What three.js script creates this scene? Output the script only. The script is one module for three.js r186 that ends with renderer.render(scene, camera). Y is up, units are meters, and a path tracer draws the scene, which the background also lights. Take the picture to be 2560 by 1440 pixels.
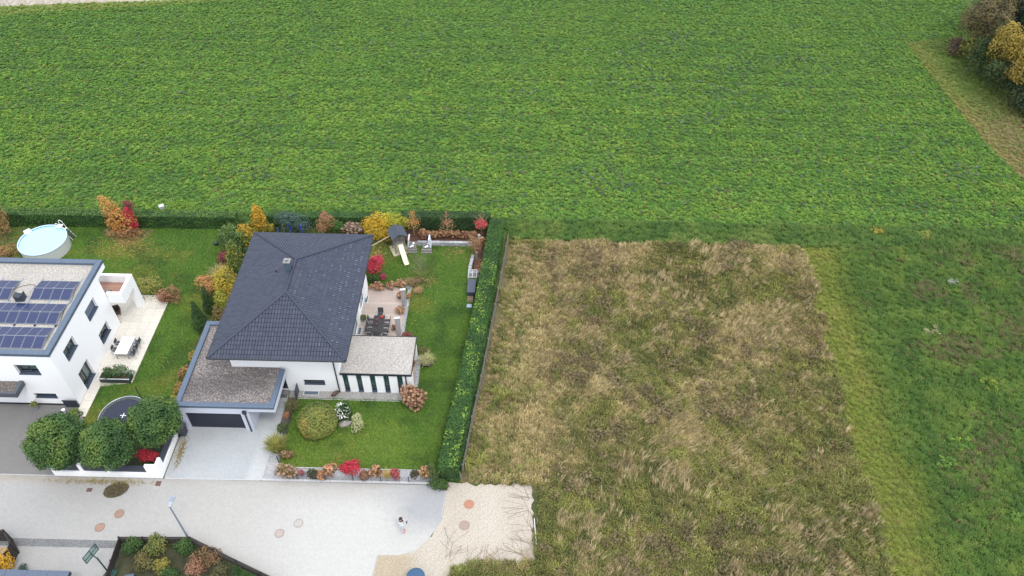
import * as THREE from 'three';
import { mergeGeometries, mergeVertices } from 'three/addons/utils/BufferGeometryUtils.js';
import { MarchingCubes } from 'three/addons/objects/MarchingCubes.js';
import { RoundedBoxGeometry } from 'three/addons/geometries/RoundedBoxGeometry.js';

// ---------- camera, sky, sun, exposure ----------
const scene = new THREE.Scene();
const camera = new THREE.PerspectiveCamera(40.25, 16 / 9, 0.5, 600);
camera.position.set(0, 50, 0);                       // a drone 50 m above the street's end, looking north and down
camera.rotation.order = 'YXZ';
camera.rotation.set(-45.29 * Math.PI / 180, 0.777 * Math.PI / 180, 0.708 * Math.PI / 180);
const renderer = new THREE.WebGLRenderer({ antialias: true });
renderer.setSize(1024, 576);
renderer.toneMapping = THREE.LinearToneMapping;
renderer.toneMappingExposure = 1.18;
renderer.outputColorSpace = THREE.SRGBColorSpace;
renderer.shadowMap.enabled = true;
{ // overcast sky: brighter towards the zenith
  const w = 64, h = 32, d = new Float32Array(w * h * 4);
  for (let j = 0; j < h; j++) for (let i = 0; i < w; i++) {
    const el = ((j + .5) / h - .5) * Math.PI, s = Math.max(0, Math.sin(el));
    const L = el < 0 ? 0.55 : 1.12 + 0.62 * s;
    const k = (j * w + i) * 4;
    d[k] = L * .955; d[k + 1] = L * 1.0; d[k + 2] = L * 1.075; d[k + 3] = 1;
  }
  const t = new THREE.DataTexture(d, w, h, THREE.RGBAFormat, THREE.FloatType);
  t.mapping = THREE.EquirectangularReflectionMapping; t.magFilter = t.minFilter = THREE.LinearFilter; t.needsUpdate = true;
  scene.background = t; scene.environment = t;
}
const sun = new THREE.DirectionalLight(new THREE.Color().setRGB(1, .96, .9), 1.35);
sun.position.set(26, 85, 36 - 45); sun.target.position.set(0, 0, -45);
sun.castShadow = true; sun.shadow.radius = 26; sun.shadow.mapSize.set(4096, 4096);
Object.assign(sun.shadow.camera, { left: -90, right: 90, top: 90, bottom: -90, near: 1, far: 220 });
scene.add(sun, sun.target);

// ---------- helpers ----------
const V = (x, y, z) => new THREE.Vector3(x, y, z);
function rngOf(seed) { let a = seed >>> 0 || 1; return () => { a |= 0; a = a + 0x6D2B79F5 | 0; let t = Math.imul(a ^ a >>> 15, 1 | a); t = t + Math.imul(t ^ t >>> 7, 61 | t) ^ t; return ((t ^ t >>> 14) >>> 0) / 4294967296; }; }
const hash = (x, y, z) => { let h = Math.imul(x, 374761393) ^ Math.imul(y, 668265263) ^ Math.imul(z, 2147483647 - 1274126177); h = Math.imul(h ^ h >>> 13, 1274126177); h ^= h >>> 16; return (h >>> 0) / 4294967296; };
const sm = t => t * t * (3 - 2 * t), lerp = (a, b, t) => a + (b - a) * t, clamp = (x, a = 0, b = 1) => Math.min(b, Math.max(a, x));
const step = (a, b, x) => sm(clamp((x - a) / (b - a)));
function noise(x, y, z = 0, per = 0) {
  const xi = Math.floor(x), yi = Math.floor(y), zi = Math.floor(z), fx = sm(x - xi), fy = sm(y - yi), fz = sm(z - zi);
  const w = per ? v => ((v % per) + per) % per : v => v;
  const H = (a, b, c) => hash(w(xi + a), w(yi + b), zi + c);
  const l = c => lerp(lerp(H(0, 0, c), H(1, 0, c), fx), lerp(H(0, 1, c), H(1, 1, c), fx), fy);
  return z === 0 ? l(0) : lerp(l(0), l(1), fz);
}
const fbm = (x, y, z = 0, o = 4) => { let s = 0, a = .5, t = 0; for (let i = 0; i < o; i++) { s += a * noise(x, y, z + i * 7.3 * (z ? 1 : 0)); t += a; a *= .5; x = x * 2.03 + 17; y = y * 2.03 + 31; } return s / t; };
const pfbm = (u, v, p, o = 4) => { let s = 0, a = .5, t = 0; for (let i = 0; i < o; i++) { s += a * noise(u * p + i * 0, v * p, 0, p); t += a; a *= .55; p *= 2; } return s / t; };
function tex(n, fn, repM, srgb = true) {
  const d = new Uint8Array(n * n * 4);
  for (let j = 0; j < n; j++) for (let i = 0; i < n; i++) { const c = fn((i + .5) / n, (j + .5) / n, i, j), k = (j * n + i) * 4; const q = Array.isArray(c) ? c : [c, c, c]; d[k] = clamp(q[0]) * 255; d[k + 1] = clamp(q[1]) * 255; d[k + 2] = clamp(q[2]) * 255; d[k + 3] = 255; }
  const t = new THREE.DataTexture(d, n, n, THREE.RGBAFormat); t.wrapS = t.wrapT = THREE.RepeatWrapping; t.magFilter = THREE.LinearFilter; t.minFilter = THREE.LinearMipmapLinearFilter; t.generateMipmaps = true;
  if (srgb) t.colorSpace = THREE.SRGBColorSpace; t.repeat.set(1 / repM, 1 / repM); t.needsUpdate = true; return t;
}
const rgb = (r, g, b) => new THREE.Color().setRGB(r, g, b);
const std = (c, rough = .9, o = {}) => new THREE.MeshStandardMaterial({ color: Array.isArray(c) ? rgb(...c) : c, roughness: rough, metalness: 0, ...o });
const used = {};
function numbered(n) { if (!(n in used)) { used[n] = 0; return n; } used[n]++; return n + '_' + String(used[n]).padStart(3, '0'); }
function uvBox(g) { // uv in metres, by the dominant axis of the normal
  const p = g.attributes.position, n = g.attributes.normal, uv = new Float32Array(p.count * 2);
  for (let i = 0; i < p.count; i++) { const ax = Math.abs(n.getX(i)), ay = Math.abs(n.getY(i)), az = Math.abs(n.getZ(i)); let u, v; if (ay >= ax && ay >= az) { u = p.getX(i); v = p.getZ(i); } else if (ax >= az) { u = p.getZ(i); v = p.getY(i); } else { u = p.getX(i); v = p.getY(i); } uv[2 * i] = u; uv[2 * i + 1] = v; }
  g.setAttribute('uv', new THREE.BufferAttribute(uv, 2)); return g;
}
function clean(g) { g = g.index ? g.toNonIndexed() : g; for (const k of Object.keys(g.attributes)) if (!['position', 'normal', 'uv', 'color'].includes(k)) g.deleteAttribute(k); return g; }
function merge(list) {
  list = list.flat(9).filter(Boolean).map(clean);
  const col = list.some(g => g.attributes.color);
  for (const g of list) { if (!g.attributes.uv) uvBox(g); if (col && !g.attributes.color) g.setAttribute('color', new THREE.BufferAttribute(new Float32Array(g.attributes.position.count * 3).fill(1), 3)); if (!col && g.attributes.color) g.deleteAttribute('color'); }
  return list.length === 1 ? list[0] : mergeGeometries(list, false);
}
function shadow(m) { m.castShadow = m.receiveShadow = true; return m; }
function thing(name, label, category, pos = [0, 0, 0], turn = 0, group) {
  const o = new THREE.Group(); o.name = numbered(name); scene.add(o); o.position.set(...pos); o.rotation.y = turn; o.userData = { label, category }; if (group) o.userData.group = group; return o;
}
function part(parent, name, geo, m, label) {
  const g = Array.isArray(geo) ? merge(geo) : geo.attributes.uv ? geo : uvBox(geo);
  const o = shadow(new THREE.Mesh(g, m)); o.name = name; parent.add(o); if (label) o.userData.label = label; return o;
}
function solo(name, geo, m, label, category, pos = [0, 0, 0], turn = 0, group) {
  const g = Array.isArray(geo) ? merge(geo) : geo.attributes.uv ? geo : uvBox(geo);
  const o = shadow(new THREE.Mesh(g, m)); o.name = numbered(name); o.position.set(...pos); o.rotation.y = turn; o.userData = { label, category }; if (group) o.userData.group = group; scene.add(o); return o;
}
function struct(name, geo, m, label) { const g = Array.isArray(geo) ? merge(geo) : geo; const o = shadow(new THREE.Mesh(g, m)); o.name = numbered(name); o.userData = { kind: 'structure' }; if (label) o.userData.label = label; scene.add(o); return o; }
function dup(root, pos, turn, label, group) { const r = root.clone(); r.name = numbered(root.name.replace(/_\d{3}$/, '')); r.userData = { ...root.userData, label }; if (group) r.userData.group = group; r.position.set(...pos); r.rotation.y = turn; scene.add(r); return r; }
// boxes by their limits, edges slightly rounded when r > 0
function bx(x0, x1, y0, y1, z0, z1, r = 0) { const w = Math.abs(x1 - x0), h = Math.abs(y1 - y0), d = Math.abs(z1 - z0); const g = r ? new RoundedBoxGeometry(w, h, d, 1, Math.min(r, w / 2.1, h / 2.1, d / 2.1)) : new THREE.BoxGeometry(w, h, d); g.translate((x0 + x1) / 2, (y0 + y1) / 2, (z0 + z1) / 2); return uvBox(clean(g)); }
const cyl = (r0, r1, h, x, y, z, n = 16, open = false) => { const g = new THREE.CylinderGeometry(r0, r1, h, n, 1, open); g.translate(x, y + h / 2, z); return clean(g); };
function rod(a, b, r0, r1 = r0, n = 6) { const d = b.clone().sub(a), L = d.length(); const g = new THREE.CylinderGeometry(r1, r0, L, n, 1, true); g.translate(0, L / 2, 0); g.applyQuaternion(new THREE.Quaternion().setFromUnitVectors(V(0, 1, 0), d.normalize())); g.translate(a.x, a.y, a.z); return clean(g); }
const bar = (a, b, w, h = w) => { const d = b.clone().sub(a), L = d.length(); const g = new THREE.BoxGeometry(w, L, h); g.translate(0, L / 2, 0); g.applyQuaternion(new THREE.Quaternion().setFromUnitVectors(V(0, 1, 0), d.normalize())); g.translate(a.x, a.y, a.z); return uvBox(clean(g)); };
const tube = (pts, r, n = 6, seg = 0) => clean(new THREE.TubeGeometry(new THREE.CatmullRomCurve3(pts), seg || pts.length * 3, r, n));
function tint(g, c) { const n = g.attributes.position.count, a = new Float32Array(n * 3); for (let i = 0; i < n; i++) { a[3 * i] = c[0]; a[3 * i + 1] = c[1]; a[3 * i + 2] = c[2]; } g.setAttribute('color', new THREE.BufferAttribute(a, 3)); return g; }
function inPoly(p, x, z) { let c = false; for (let i = 0, j = p.length - 1; i < p.length; j = i++) if ((p[i][1] > z) !== (p[j][1] > z) && x < (p[j][0] - p[i][0]) * (z - p[i][1]) / (p[j][1] - p[i][1]) + p[i][0]) c = !c; return c; }
// a ground sheet over an outline, cut fine enough to carry slow changes of colour
function sheet(poly, y, cell, colorAt) {
  const shape = new THREE.Shape(poly.map(([x, z]) => new THREE.Vector2(x, -z)));
  const g = new THREE.ShapeGeometry(shape), p = g.attributes.position, ix = g.index;
  let tris = []; for (let i = 0; i < ix.count; i += 3) tris.push([0, 1, 2].map(k => [p.getX(ix.getX(i + k)), -p.getY(ix.getX(i + k))]));
  const out = []; const d2 = (a, b) => (a[0] - b[0]) ** 2 + (a[1] - b[1]) ** 2, mid = (a, b) => [(a[0] + b[0]) / 2, (a[1] + b[1]) / 2];
  while (tris.length) { const [a, b, c] = tris.pop(), l = [d2(a, b), d2(b, c), d2(c, a)], m = Math.max(...l); if (m < cell * cell) { out.push(a, b, c); continue; } if (m === l[0]) { const q = mid(a, b); tris.push([a, q, c], [q, b, c]); } else if (m === l[1]) { const q = mid(b, c); tris.push([a, b, q], [a, q, c]); } else { const q = mid(c, a); tris.push([a, b, q], [q, b, c]); } }
  const n = out.length, pos = new Float32Array(n * 3), nor = new Float32Array(n * 3), uv = new Float32Array(n * 2), col = new Float32Array(n * 3);
  out.forEach(([x, z], i) => { pos.set([x, y, z], i * 3); nor[i * 3 + 1] = 1; uv.set([x, z], i * 2); const c = colorAt ? colorAt(x, z) : [1, 1, 1]; col.set(c, i * 3); });
  const r = new THREE.BufferGeometry(); r.setAttribute('position', new THREE.BufferAttribute(pos, 3)); r.setAttribute('normal', new THREE.BufferAttribute(nor, 3)); r.setAttribute('uv', new THREE.BufferAttribute(uv, 2)); r.setAttribute('color', new THREE.BufferAttribute(col, 3)); return r;
}
const mixc = (a, b, t) => [lerp(a[0], b[0], t), lerp(a[1], b[1], t), lerp(a[2], b[2], t)];
const palAt = (pal, t) => { const k = clamp(t) * (pal.length - 1), i = Math.min(pal.length - 2, Math.floor(k)); return pal.length === 1 ? pal[0] : mixc(pal[i], pal[i + 1], k - i); };
function geoFrom(pos, col, idx) { const g = new THREE.BufferGeometry(); g.setAttribute('position', new THREE.Float32BufferAttribute(pos, 3)); if (col) g.setAttribute('color', new THREE.Float32BufferAttribute(col, 3)); if (idx) g.setIndex(idx); const h = g.index ? g.toNonIndexed() : g; h.computeVertexNormals(); h.setAttribute('uv', new THREE.Float32BufferAttribute(new Float32Array(h.attributes.position.count * 2), 2)); return h; }
// ---------- foliage ----------
function leaves(seed, lobes, n, size, pal, o = {}) {
  const R = rngOf(seed), { shell = .62, spread = .75, patch = 1.1, lump = .28, low = -.75, jit = .35, aspect = .62, gap = 0 } = o;
  const wts = lobes.map(l => Math.pow(l[3] * l[4] * l[5], .667)), tot = wts.reduce((a, b) => a + b, 0);
  const pos = [], col = [], idx = [];
  const d = V(), nn = V(), t1 = V(), t2 = V();
  for (let i = 0; i < n; i++) {
    let q = R() * tot, k = 0; while (k < lobes.length - 1 && (q -= wts[k]) > 0) k++;
    const l = lobes[k];
    do d.set(R() * 2 - 1, R() * 2 - 1, R() * 2 - 1); while (d.lengthSq() > 1 || d.lengthSq() < .01); d.normalize(); if (d.y < low) d.y = -d.y;
    const lu = 1 + lump * (noise(d.x * 2.6 + seed * 1.7 + k * 9 + 50, d.y * 2.6 + 50, d.z * 2.6 + 51) - .5) * 2;
    if (gap && noise(d.x * 3.4 + seed + k * 5 + 80, d.y * 3.4 + 80, d.z * 3.4 + 81) < gap) continue;
    const rr = (shell + (1 - shell) * Math.sqrt(R())) * lu;
    const x = l[0] + d.x * l[3] * rr, y = Math.max(.02, l[1] + d.y * l[4] * rr), z = l[2] + d.z * l[5] * rr;
    nn.set(d.x / l[3], d.y / l[4], d.z / l[5]).normalize(); nn.x += (R() - .5) * 2 * spread; nn.y += (R() - .3) * 2 * spread; nn.z += (R() - .5) * 2 * spread; nn.normalize();
    t1.set(R() - .5, R() - .5, R() - .5).cross(nn).normalize(); t2.copy(nn).cross(t1);
    const s = size * (.65 + .7 * R()), w = s * aspect * .5, b = pos.length / 3;
    pos.push(x - t1.x * s * .5, y - t1.y * s * .5, z - t1.z * s * .5, x + t2.x * w + nn.x * s * .08, y + t2.y * w + nn.y * s * .08, z + t2.z * w + nn.z * s * .08, x + t1.x * s * .5, y + t1.y * s * .5 - s * .12, z + t1.z * s * .5, x - t2.x * w + nn.x * s * .08, y - t2.y * w + nn.y * s * .08, z - t2.z * w + nn.z * s * .08);
    const c = palAt(pal, (o.patchMix ?? .65) * (noise(x * patch + seed + 40, y * patch + 40, z * patch + 41) * 1.5 - .25) + (1 - (o.patchMix ?? .65)) * R()), j = 1 - jit / 2 + jit * R();
    for (let e = 0; e < 4; e++) col.push(c[0] * j, c[1] * j, c[2] * j);
    idx.push(b, b + 1, b + 2, b, b + 2, b + 3);
  }
  return geoFrom(pos, col, idx);
}
function lobesIn(seed, rx, ry, rz, k, cy = ry, f = .55) { const R = rngOf(seed * 31 + 7), a = [[0, cy, 0, rx * .8, ry * .82, rz * .8]]; for (let i = 0; i < k; i++) { const th = R() * 6.283, e = R() * 1.7 - .7, ce = Math.sqrt(Math.max(0, 1 - e * e)), q = .52 + .2 * R(), s = f * (.75 + .5 * R()); a.push([Math.cos(th) * ce * rx * q, Math.max(ry * .2, cy + clamp(e, -.7, .95) * ry * q), Math.sin(th) * ce * rz * q, rx * s, ry * s, rz * s]); } return a; }
function branches(seed, y0, y1, spread, k, r, o = {}) { // trunk and limbs
  const R = rngOf(seed * 13 + 5), out = []; const top = V((R() - .5) * spread * .2, y1, (R() - .5) * spread * .2);
  out.push(rod(V(0, -.1, 0), V(top.x * .4, y0, top.z * .4), r, r * .75, 8), rod(V(top.x * .4, y0, top.z * .4), top, r * .75, r * .2, 6));
  for (let i = 0; i < k; i++) { const t = (i + .5) / k, th = i * 2.4 + R(), yb = lerp(y0 * .9, y1 * .85, t), L = spread * (1 - .55 * t) * (.7 + .5 * R()); const a = V(top.x * t, yb, top.z * t), b = V(a.x + Math.cos(th) * L * .55, yb + L * .45, a.z + Math.sin(th) * L * .55), c = V(a.x + Math.cos(th) * L, yb + L * (o.up ?? .75), a.z + Math.sin(th) * L); out.push(rod(a, b, r * .38, r * .24, 5), rod(b, c, r * .24, r * .07, 4)); if (o.twigs) for (let j = 0; j < o.twigs; j++) { const s = .2 + .8 * R(), p = (s < .5 ? a.clone().lerp(b, s * 2) : b.clone().lerp(c, s * 2 - 1)), q = p.clone().add(V((R() - .5) * L * .8, L * (.1 + .45 * R()), (R() - .5) * L * .8)); out.push(rod(p, q, r * .12, r * .04, 3)); for (let m = 0; m < 2; m++) { const p2 = p.clone().lerp(q, .3 + .6 * R()), q2 = p2.clone().add(V((R() - .5) * L * .45, L * .3 * R(), (R() - .5) * L * .45)); out.push(rod(p2, q2, r * .07, r * .03, 3)); } } }
  return out;
}
const leafM = new THREE.MeshStandardMaterial({ color: 0xffffff, roughness: .85, vertexColors: true, side: THREE.DoubleSide });
const barkM = std([.09, .07, .05], .95), twigM = std([.24, .19, .14], .95), greyBarkM = std([.16, .15, .13], .95);
function inst(name, geo, m, items, label, category) {
  const o = new THREE.InstancedMesh(geo, m, items.length), M = new THREE.Matrix4(), q = new THREE.Quaternion(), e = new THREE.Euler(), p = V(), s = V(), c = new THREE.Color();
  items.forEach((a, i) => { e.set(a.tx || 0, a.r || 0, a.tz || 0, 'XZY'); q.setFromEuler(e); p.set(a.x, a.y || 0, a.z); s.set(a.s, a.sy || a.s, a.s); M.compose(p, q, s); o.setMatrixAt(i, M); o.setColorAt(i, c.setRGB(...a.c)); });
  o.name = numbered(name); o.userData = { kind: 'stuff', label, category }; shadow(o); scene.add(o); return o;
}
function scatter(seed, poly, perM2, fn) { const R = rngOf(seed), xs = poly.map(p => p[0]), zs = poly.map(p => p[1]), x0 = Math.min(...xs), x1 = Math.max(...xs), z0 = Math.min(...zs), z1 = Math.max(...zs), n = Math.round((x1 - x0) * (z1 - z0) * perM2), out = []; for (let i = 0; i < n; i++) { const x = x0 + R() * (x1 - x0), z = z0 + R() * (z1 - z0); if (!inPoly(poly, x, z)) continue; const a = fn(x, z, R); if (a) out.push({ x, z, ...a }); } return out; }
function bladeTuft(seed, n, h0, h1, w, rad, lean) { const R = rngOf(seed), pos = [], idx = []; for (let i = 0; i < n; i++) { const th = R() * 6.283, r = rad * Math.sqrt(R()), x = Math.cos(th) * r, z = Math.sin(th) * r, h = lerp(h0, h1, R()), d = R() * 6.283, L = lean * h * (.4 + .9 * R()), ax = Math.cos(d), az = Math.sin(d), ww = w * (.7 + .6 * R()), b = pos.length / 3; const px = -az * ww / 2, pz = ax * ww / 2; pos.push(x - px, 0, z - pz, x + px, 0, z + pz, x + ax * L * .35 - px * .8, h * .6, z + az * L * .35 - pz * .8, x + ax * L * .35 + px * .8, h * .6, z + az * L * .35 + pz * .8, x + ax * L, h * (.95 - .25 * lean), z + az * L); idx.push(b, b + 1, b + 2, b + 1, b + 3, b + 2, b + 2, b + 3, b + 4); } return geoFrom(pos, null, idx); }
function leafClump(seed, n, len, w, h) { const R = rngOf(seed), pos = [], idx = []; for (let i = 0; i < n; i++) { const th = i / n * 6.283 + R(), L = len * (.6 + .6 * R()), y = h * (.35 + .65 * R()), ax = Math.cos(th), az = Math.sin(th), ww = w * (.7 + .6 * R()), b = pos.length / 3, s = .15 * L; pos.push(ax * s, y * .4, az * s, ax * L * .6 - az * ww / 2, y, az * L * .6 + ax * ww / 2, ax * L, y * .85, az * L, ax * L * .6 + az * ww / 2, y, az * L * .6 - ax * ww / 2); idx.push(b, b + 1, b + 2, b, b + 2, b + 3); } return geoFrom(pos, null, idx); }
const instM = std([1, 1, 1], .85, { side: THREE.DoubleSide });
// ---------- surface textures (colour grain and fine relief only) ----------
const grainT = (amp, per, rep, n = 256, tintA = [1, 1, 1], tintB = [1, 1, 1]) => tex(n, (u, v, i, j) => { const f = pfbm(u, v, per, 4), s = hash(i, j, n + per), k = clamp(.93 + amp * (f - .5) * 1.6 + amp * (s - .5) * .8, 0, 1); const t = clamp((f - .3) * 2); return [k * lerp(tintA[0], tintB[0], t), k * lerp(tintA[1], tintB[1], t), k * lerp(tintA[2], tintB[2], t)]; }, rep);
const bumpT = (per, rep, n = 256) => tex(n, (u, v, i, j) => .5 * pfbm(u, v, per, 4) + .5 * hash(i, j, per), rep, false);
function pebbleT(n, cells, rep, cols) { // pebbles of mixed tone, a tileable cell pattern
  const pts = []; for (let a = 0; a < cells; a++) for (let b = 0; b < cells; b++) pts.push([(a + .1 + .8 * hash(a, b, 3)) / cells, (b + .1 + .8 * hash(a, b, 4)) / cells, hash(a, b, 5)]);
  return tex(n, (u, v) => { const ca = Math.floor(u * cells), cb = Math.floor(v * cells); let d1 = 9, d2 = 9, id = 0; for (let a = -1; a <= 1; a++) for (let b = -1; b <= 1; b++) { const A = (ca + a + cells) % cells, B = (cb + b + cells) % cells, p = pts[A * cells + B]; let dx = Math.abs(u - p[0]), dy = Math.abs(v - p[1]); dx = Math.min(dx, 1 - dx); dy = Math.min(dy, 1 - dy); const d = Math.hypot(dx, dy) * cells; if (d < d1) { d2 = d1; d1 = d; id = p[2]; } else if (d < d2) d2 = d; } const e = clamp((d2 - d1) * 3.2, .0, 1) * .22 + .78, c = palAt(cols, id); return [c[0] * e, c[1] * e, c[2] * e]; }, rep);
}
const asphaltT = grainT(.05, 48, 5.3), concreteT = grainT(.05, 40, 4.3), plasterB = bumpT(32, 1.2), asphaltB = bumpT(64, 1.5);
const roofGravelT = pebbleT(512, 40, 3.4, [[.5, .48, .48], [.72, .69, .67], [.6, .57, .57], [.92, .88, .84], [.55, .54, .57], [.78, .74, .71]]);
const paleGravelT = pebbleT(512, 44, 3.2, [[.76, .75, .74], [.92, .9, .87], [.84, .82, .8], [1, .98, .95], [.78, .78, .8]]);
const grassT = tex(256, (u, v, i, j) => { const f = pfbm(u, v, 10, 4), s = hash(i, j, 9); const k = .62 + .35 * f + .25 * (s - .5); return [k, k, k * .95]; }, 1.7);
const soilT = grainT(.35, 8, 2.5);
const deckT = tex(256, (u, v, i, j) => { const b = Math.floor(v * 10), e = (v * 10) % 1, k = .86 + .12 * hash(b, 3, 1) + .06 * (pfbm(u, v, 8, 3) - .5) - (e < .1 ? .3 : 0); return [k, k * .99, k * .98]; }, 1.45);
const woodT = tex(256, (u, v, i, j) => { const k = .75 + .3 * (noise(u * 6, v * 60, 0, 60) - .5) + .16 * (hash(i, j, 2) - .5) + .12 * noise(u * 4, v * 8, 0, 8); return [k, k, k]; }, .8);
const slateT = tex(256, (u, v, i, j) => { const k = .9 + .14 * (pfbm(u, v, 9, 4) - .5) + .1 * (hash(i, j, 4) - .5); return [k * .99, k, k * 1.0]; }, 1.1);

// ---------- ground and roads ----------
const vc = (t, rep, o = {}) => new THREE.MeshStandardMaterial({ color: 0xffffff, map: t, vertexColors: true, roughness: .95, ...o });
const grassGM = vc(grassT);
const N2 = (x, z, f, s = 0) => fbm(x * f + 200 + s * 37, z * f + 200 - s * 21);
const VERGE = [.16, .25, .035];
struct('ground', sheet([[-190, -230], [190, -230], [190, 40], [-190, 40]], -.03, 14, (x, z) => mixc([.085, .15, .025], [.15, .2, .04], N2(x, z, .09))), grassGM);
struct('bare_field', sheet([[-150, -86.5], [-72, -101.6], [-47.6, -104.6], [0, -109], [60, -118], [60, -170], [-150, -170]], .0, 6, (x, z) => mixc([.36, .31, .25], [.44, .39, .33], N2(x, z, .2))), vc(soilT));
struct('grass_verge', sheet([[-120, -92.1], [-72, -101.5], [-47.6, -104.5], [0, -108.9], [0, -112], [0, -112.2], [-38.8, -104.2], [-70.7, -98.2], [-120, -88.5]], .004, 1.2, (x, z) => { const t = (z + 98.6 + (x + 70.7) * .19) / -2.8; return mixc([.13, .24, .035], [.27, .29, .07], Math.abs(clamp(t) - .5) * 1.6 + .25 * N2(x, z, .6)); }), grassGM);
const FIELD = [[-112, -90.5], [-70.7, -98.8], [-38.8, -104.9], [0, -112.3], [49.6, -121], [80, -127], [80, -101.8], [57.7, -98.4], [49.6, -96], [50.35, -81.5], [51.2, -72], [52.5, -66.5], [55, -59.3], [55, -58.9], [-112, -58.9]];
struct('crop_field', sheet(FIELD, .008, 5, (x, z) => mixc([.08, .16, .025], [.115, .195, .03], N2(x, z, .16))), grassGM);
const TRACK = [[80, -101.7], [57.7, -98.3], [49.7, -95.9], [50.45, -81.5], [51.3, -72], [52.6, -66.5], [55.1, -59.3], [80, -59.3]];
struct('grass_track', sheet(TRACK, .008, 1.0, (x, z) => { const b = step(-84, -74, z + 4 * N2(x, z, .3)), c = mixc([.14, .22, .035], [.22, .16, .075], b * (.55 + .6 * N2(x, z, .35)) * step(59.5, 55.5, x - b * 3)); return mixc(mixc(c, [.07, .045, .03], .8 * step(54.3, 55.6, x - (z + 92) * .1 * (z > -92) * 1.0)), [.32, .28, .07], .6 * step(.45, .7, N2(x, z, .7, 3)) * step(53.5, 51.5, x - step(-72, -60, z) * 2)); }), grassGM);
const BACKV = [[-112, -58.9], [55, -58.9], [55, -56.9], [29, -55.7], [-1.25, -55.9], [-1.2, -57.4], [-12, -57.3], [-27, -57], [-50, -56.3], [-112, -56.3]];
struct('field_margin', sheet(BACKV, .0, 1.4, (x, z) => mixc([.07, .14, .02], [.14, .21, .035], N2(x, z, .5))), grassGM);
const LOT = [[-1.2, -55.9], [26.5, -55.55], [25.7, -46.4], [25.4, -37.9], [24.95, -30.7], [24.6, -20], [24, -12], [-4.3, -12], [-4.3, -23.6], [1.25, -23.8], [1.25, -29.7], [-4.0, -29.7], [-3.46, -34.8], [-2.9, -38.6], [-1.8, -50.5]];
const lotTone = (x, z) => { // how dry the wild grass stands, 0 green to 1 straw
  const n = N2(x, z, .22, 1), m = N2(x, z, .6, 2); let t = .5 + (n - .5) * 1.3 + (m - .5) * 1.7; t -= .34 * step(-40, -26, z) * step(1, 6, x); if (z > -29.7 && x < 8) t -= .3; t += .3 * step(5, .5, x) * step(-31, -34, z) + .12 * step(-38, -50, z); return clamp(t); };
struct('wild_meadow', sheet(LOT, .012, 1.1, (x, z) => mixc([.07, .1, .028], [.25, .2, .1], lotTone(x, z) * (.7 + .3 * N2(x, z, 1.2)))), grassGM);
const MOWN = [[29, -55.7], [55, -56.9], [80, -59.3], [80, -12], [24.1, -12], [24.7, -20], [25.05, -30.7], [25.5, -37.9], [25.8, -46.4], [26.6, -55.6]];
const stripW = (x, z) => { const e = z < -37.9 ? 25.6 + (-37.9 - z) * .06 : 25.45 - (z + 37.9) * .045; return x - e; };
const mownTone = (x, z) => { const s = stripW(x, z) + (N2(x, z, .35, 4) - .5) * 2.2; return step(4.6 + (z + 56) * .03, 1.4, s); };
struct('mown_meadow', sheet(MOWN, .012, 1.2, (x, z) => mixc(mixc([.06, .12, .018], [.1, .1, .03], step(.5, .74, N2(x, z, .3, 5)) * step(29, 36, x)), mixc([.15, .18, .03], [.2, .2, .04], N2(x, z, .8, 6)), mownTone(x, z))), grassGM);
const LAWN_L = [[-75, -56.4], [-26.3, -56.6], [-25.6, -50], [-25.3, -42], [-25.3, -33.2], [-33, -33.2], [-33, -37.7], [-30.6, -38], [-30.75, -46.7], [-33, -47.6], [-75, -47.6]];
const LAWN_E = [[-17.3, -36.85], [-9, -36.85], [-7.9, -38.2], [-7.9, -41.2], [-9.75, -43.3], [-9.65, -49], [-13.6, -49.4], [-16, -51], [-26.3, -51], [-26.3, -56.9], [-1.9, -56.6], [-2.6, -48], [-3.6, -38], [-4.6, -30.6], [-17.3, -30.5]];
const lawnCol = (x, z, s) => { let c = mixc([.055, .125, .017], [.12, .2, .024], N2(x, z, .45, s)); if (s === 12) c = mixc(c, [.15, .215, .028], .7 * step(-36, -34, z) * step(.3, .6, N2(x, z, .3, 31))); c = mixc(c, [.2, .19, .035], .75 * step(.54, .76, N2(x, z, .32, s + 9)) * (s === 11 ? .85 : .7)); if (s === 12 && z > -36) c = mixc(c, [.028, .06, .012], .6 * step(-36.1, -36.8, z)); return mixc(c, [.03, .07, .012], .5 * step(.58, .75, N2(x, z, .6, s + 3))); };
struct('lawn', sheet(LAWN_L, .016, .9, (x, z) => lawnCol(x, z, 11)), grassGM);
struct('lawn', sheet(LAWN_E, .016, .9, (x, z) => lawnCol(x, z, 12)), grassGM);
// soil under the flower beds
const SOIL = [.075, .05, .032];
struct('flower_bed', sheet([[-28.6, -55.6], [-24.4, -55.6], [-24.4, -38], [-25.05, -34.2], [-27.2, -34.2], [-26.9, -44], [-28, -48], [-27.6, -52]], .02, 1, (x, z) => mixc(SOIL, [.1, .09, .04], N2(x, z, .9))), vc(soilT));
struct('flower_bed', sheet([[-24.3, -57], [-11.5, -57.1], [-11.5, -54.6], [-24.3, -54.6]], .02, 1, () => SOIL), vc(soilT));
struct('flower_bed', sheet([[-11.3, -57.2], [-2.2, -57.2], [-2.9, -50.9], [-4.2, -50.9], [-4.3, -55.05], [-9.7, -55.1], [-11.3, -55.1]], .35, 1, () => [.1, .045, .03]), vc(soilT));
struct('flower_bed', sheet([[-39.9, -56.3], [-35, -56.3], [-35.4, -55.1], [-36.6, -54.2], [-38, -54.3], [-39.4, -55.2]], .024, .8, () => [.2, .12, .07]), vc(soilT));
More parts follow.
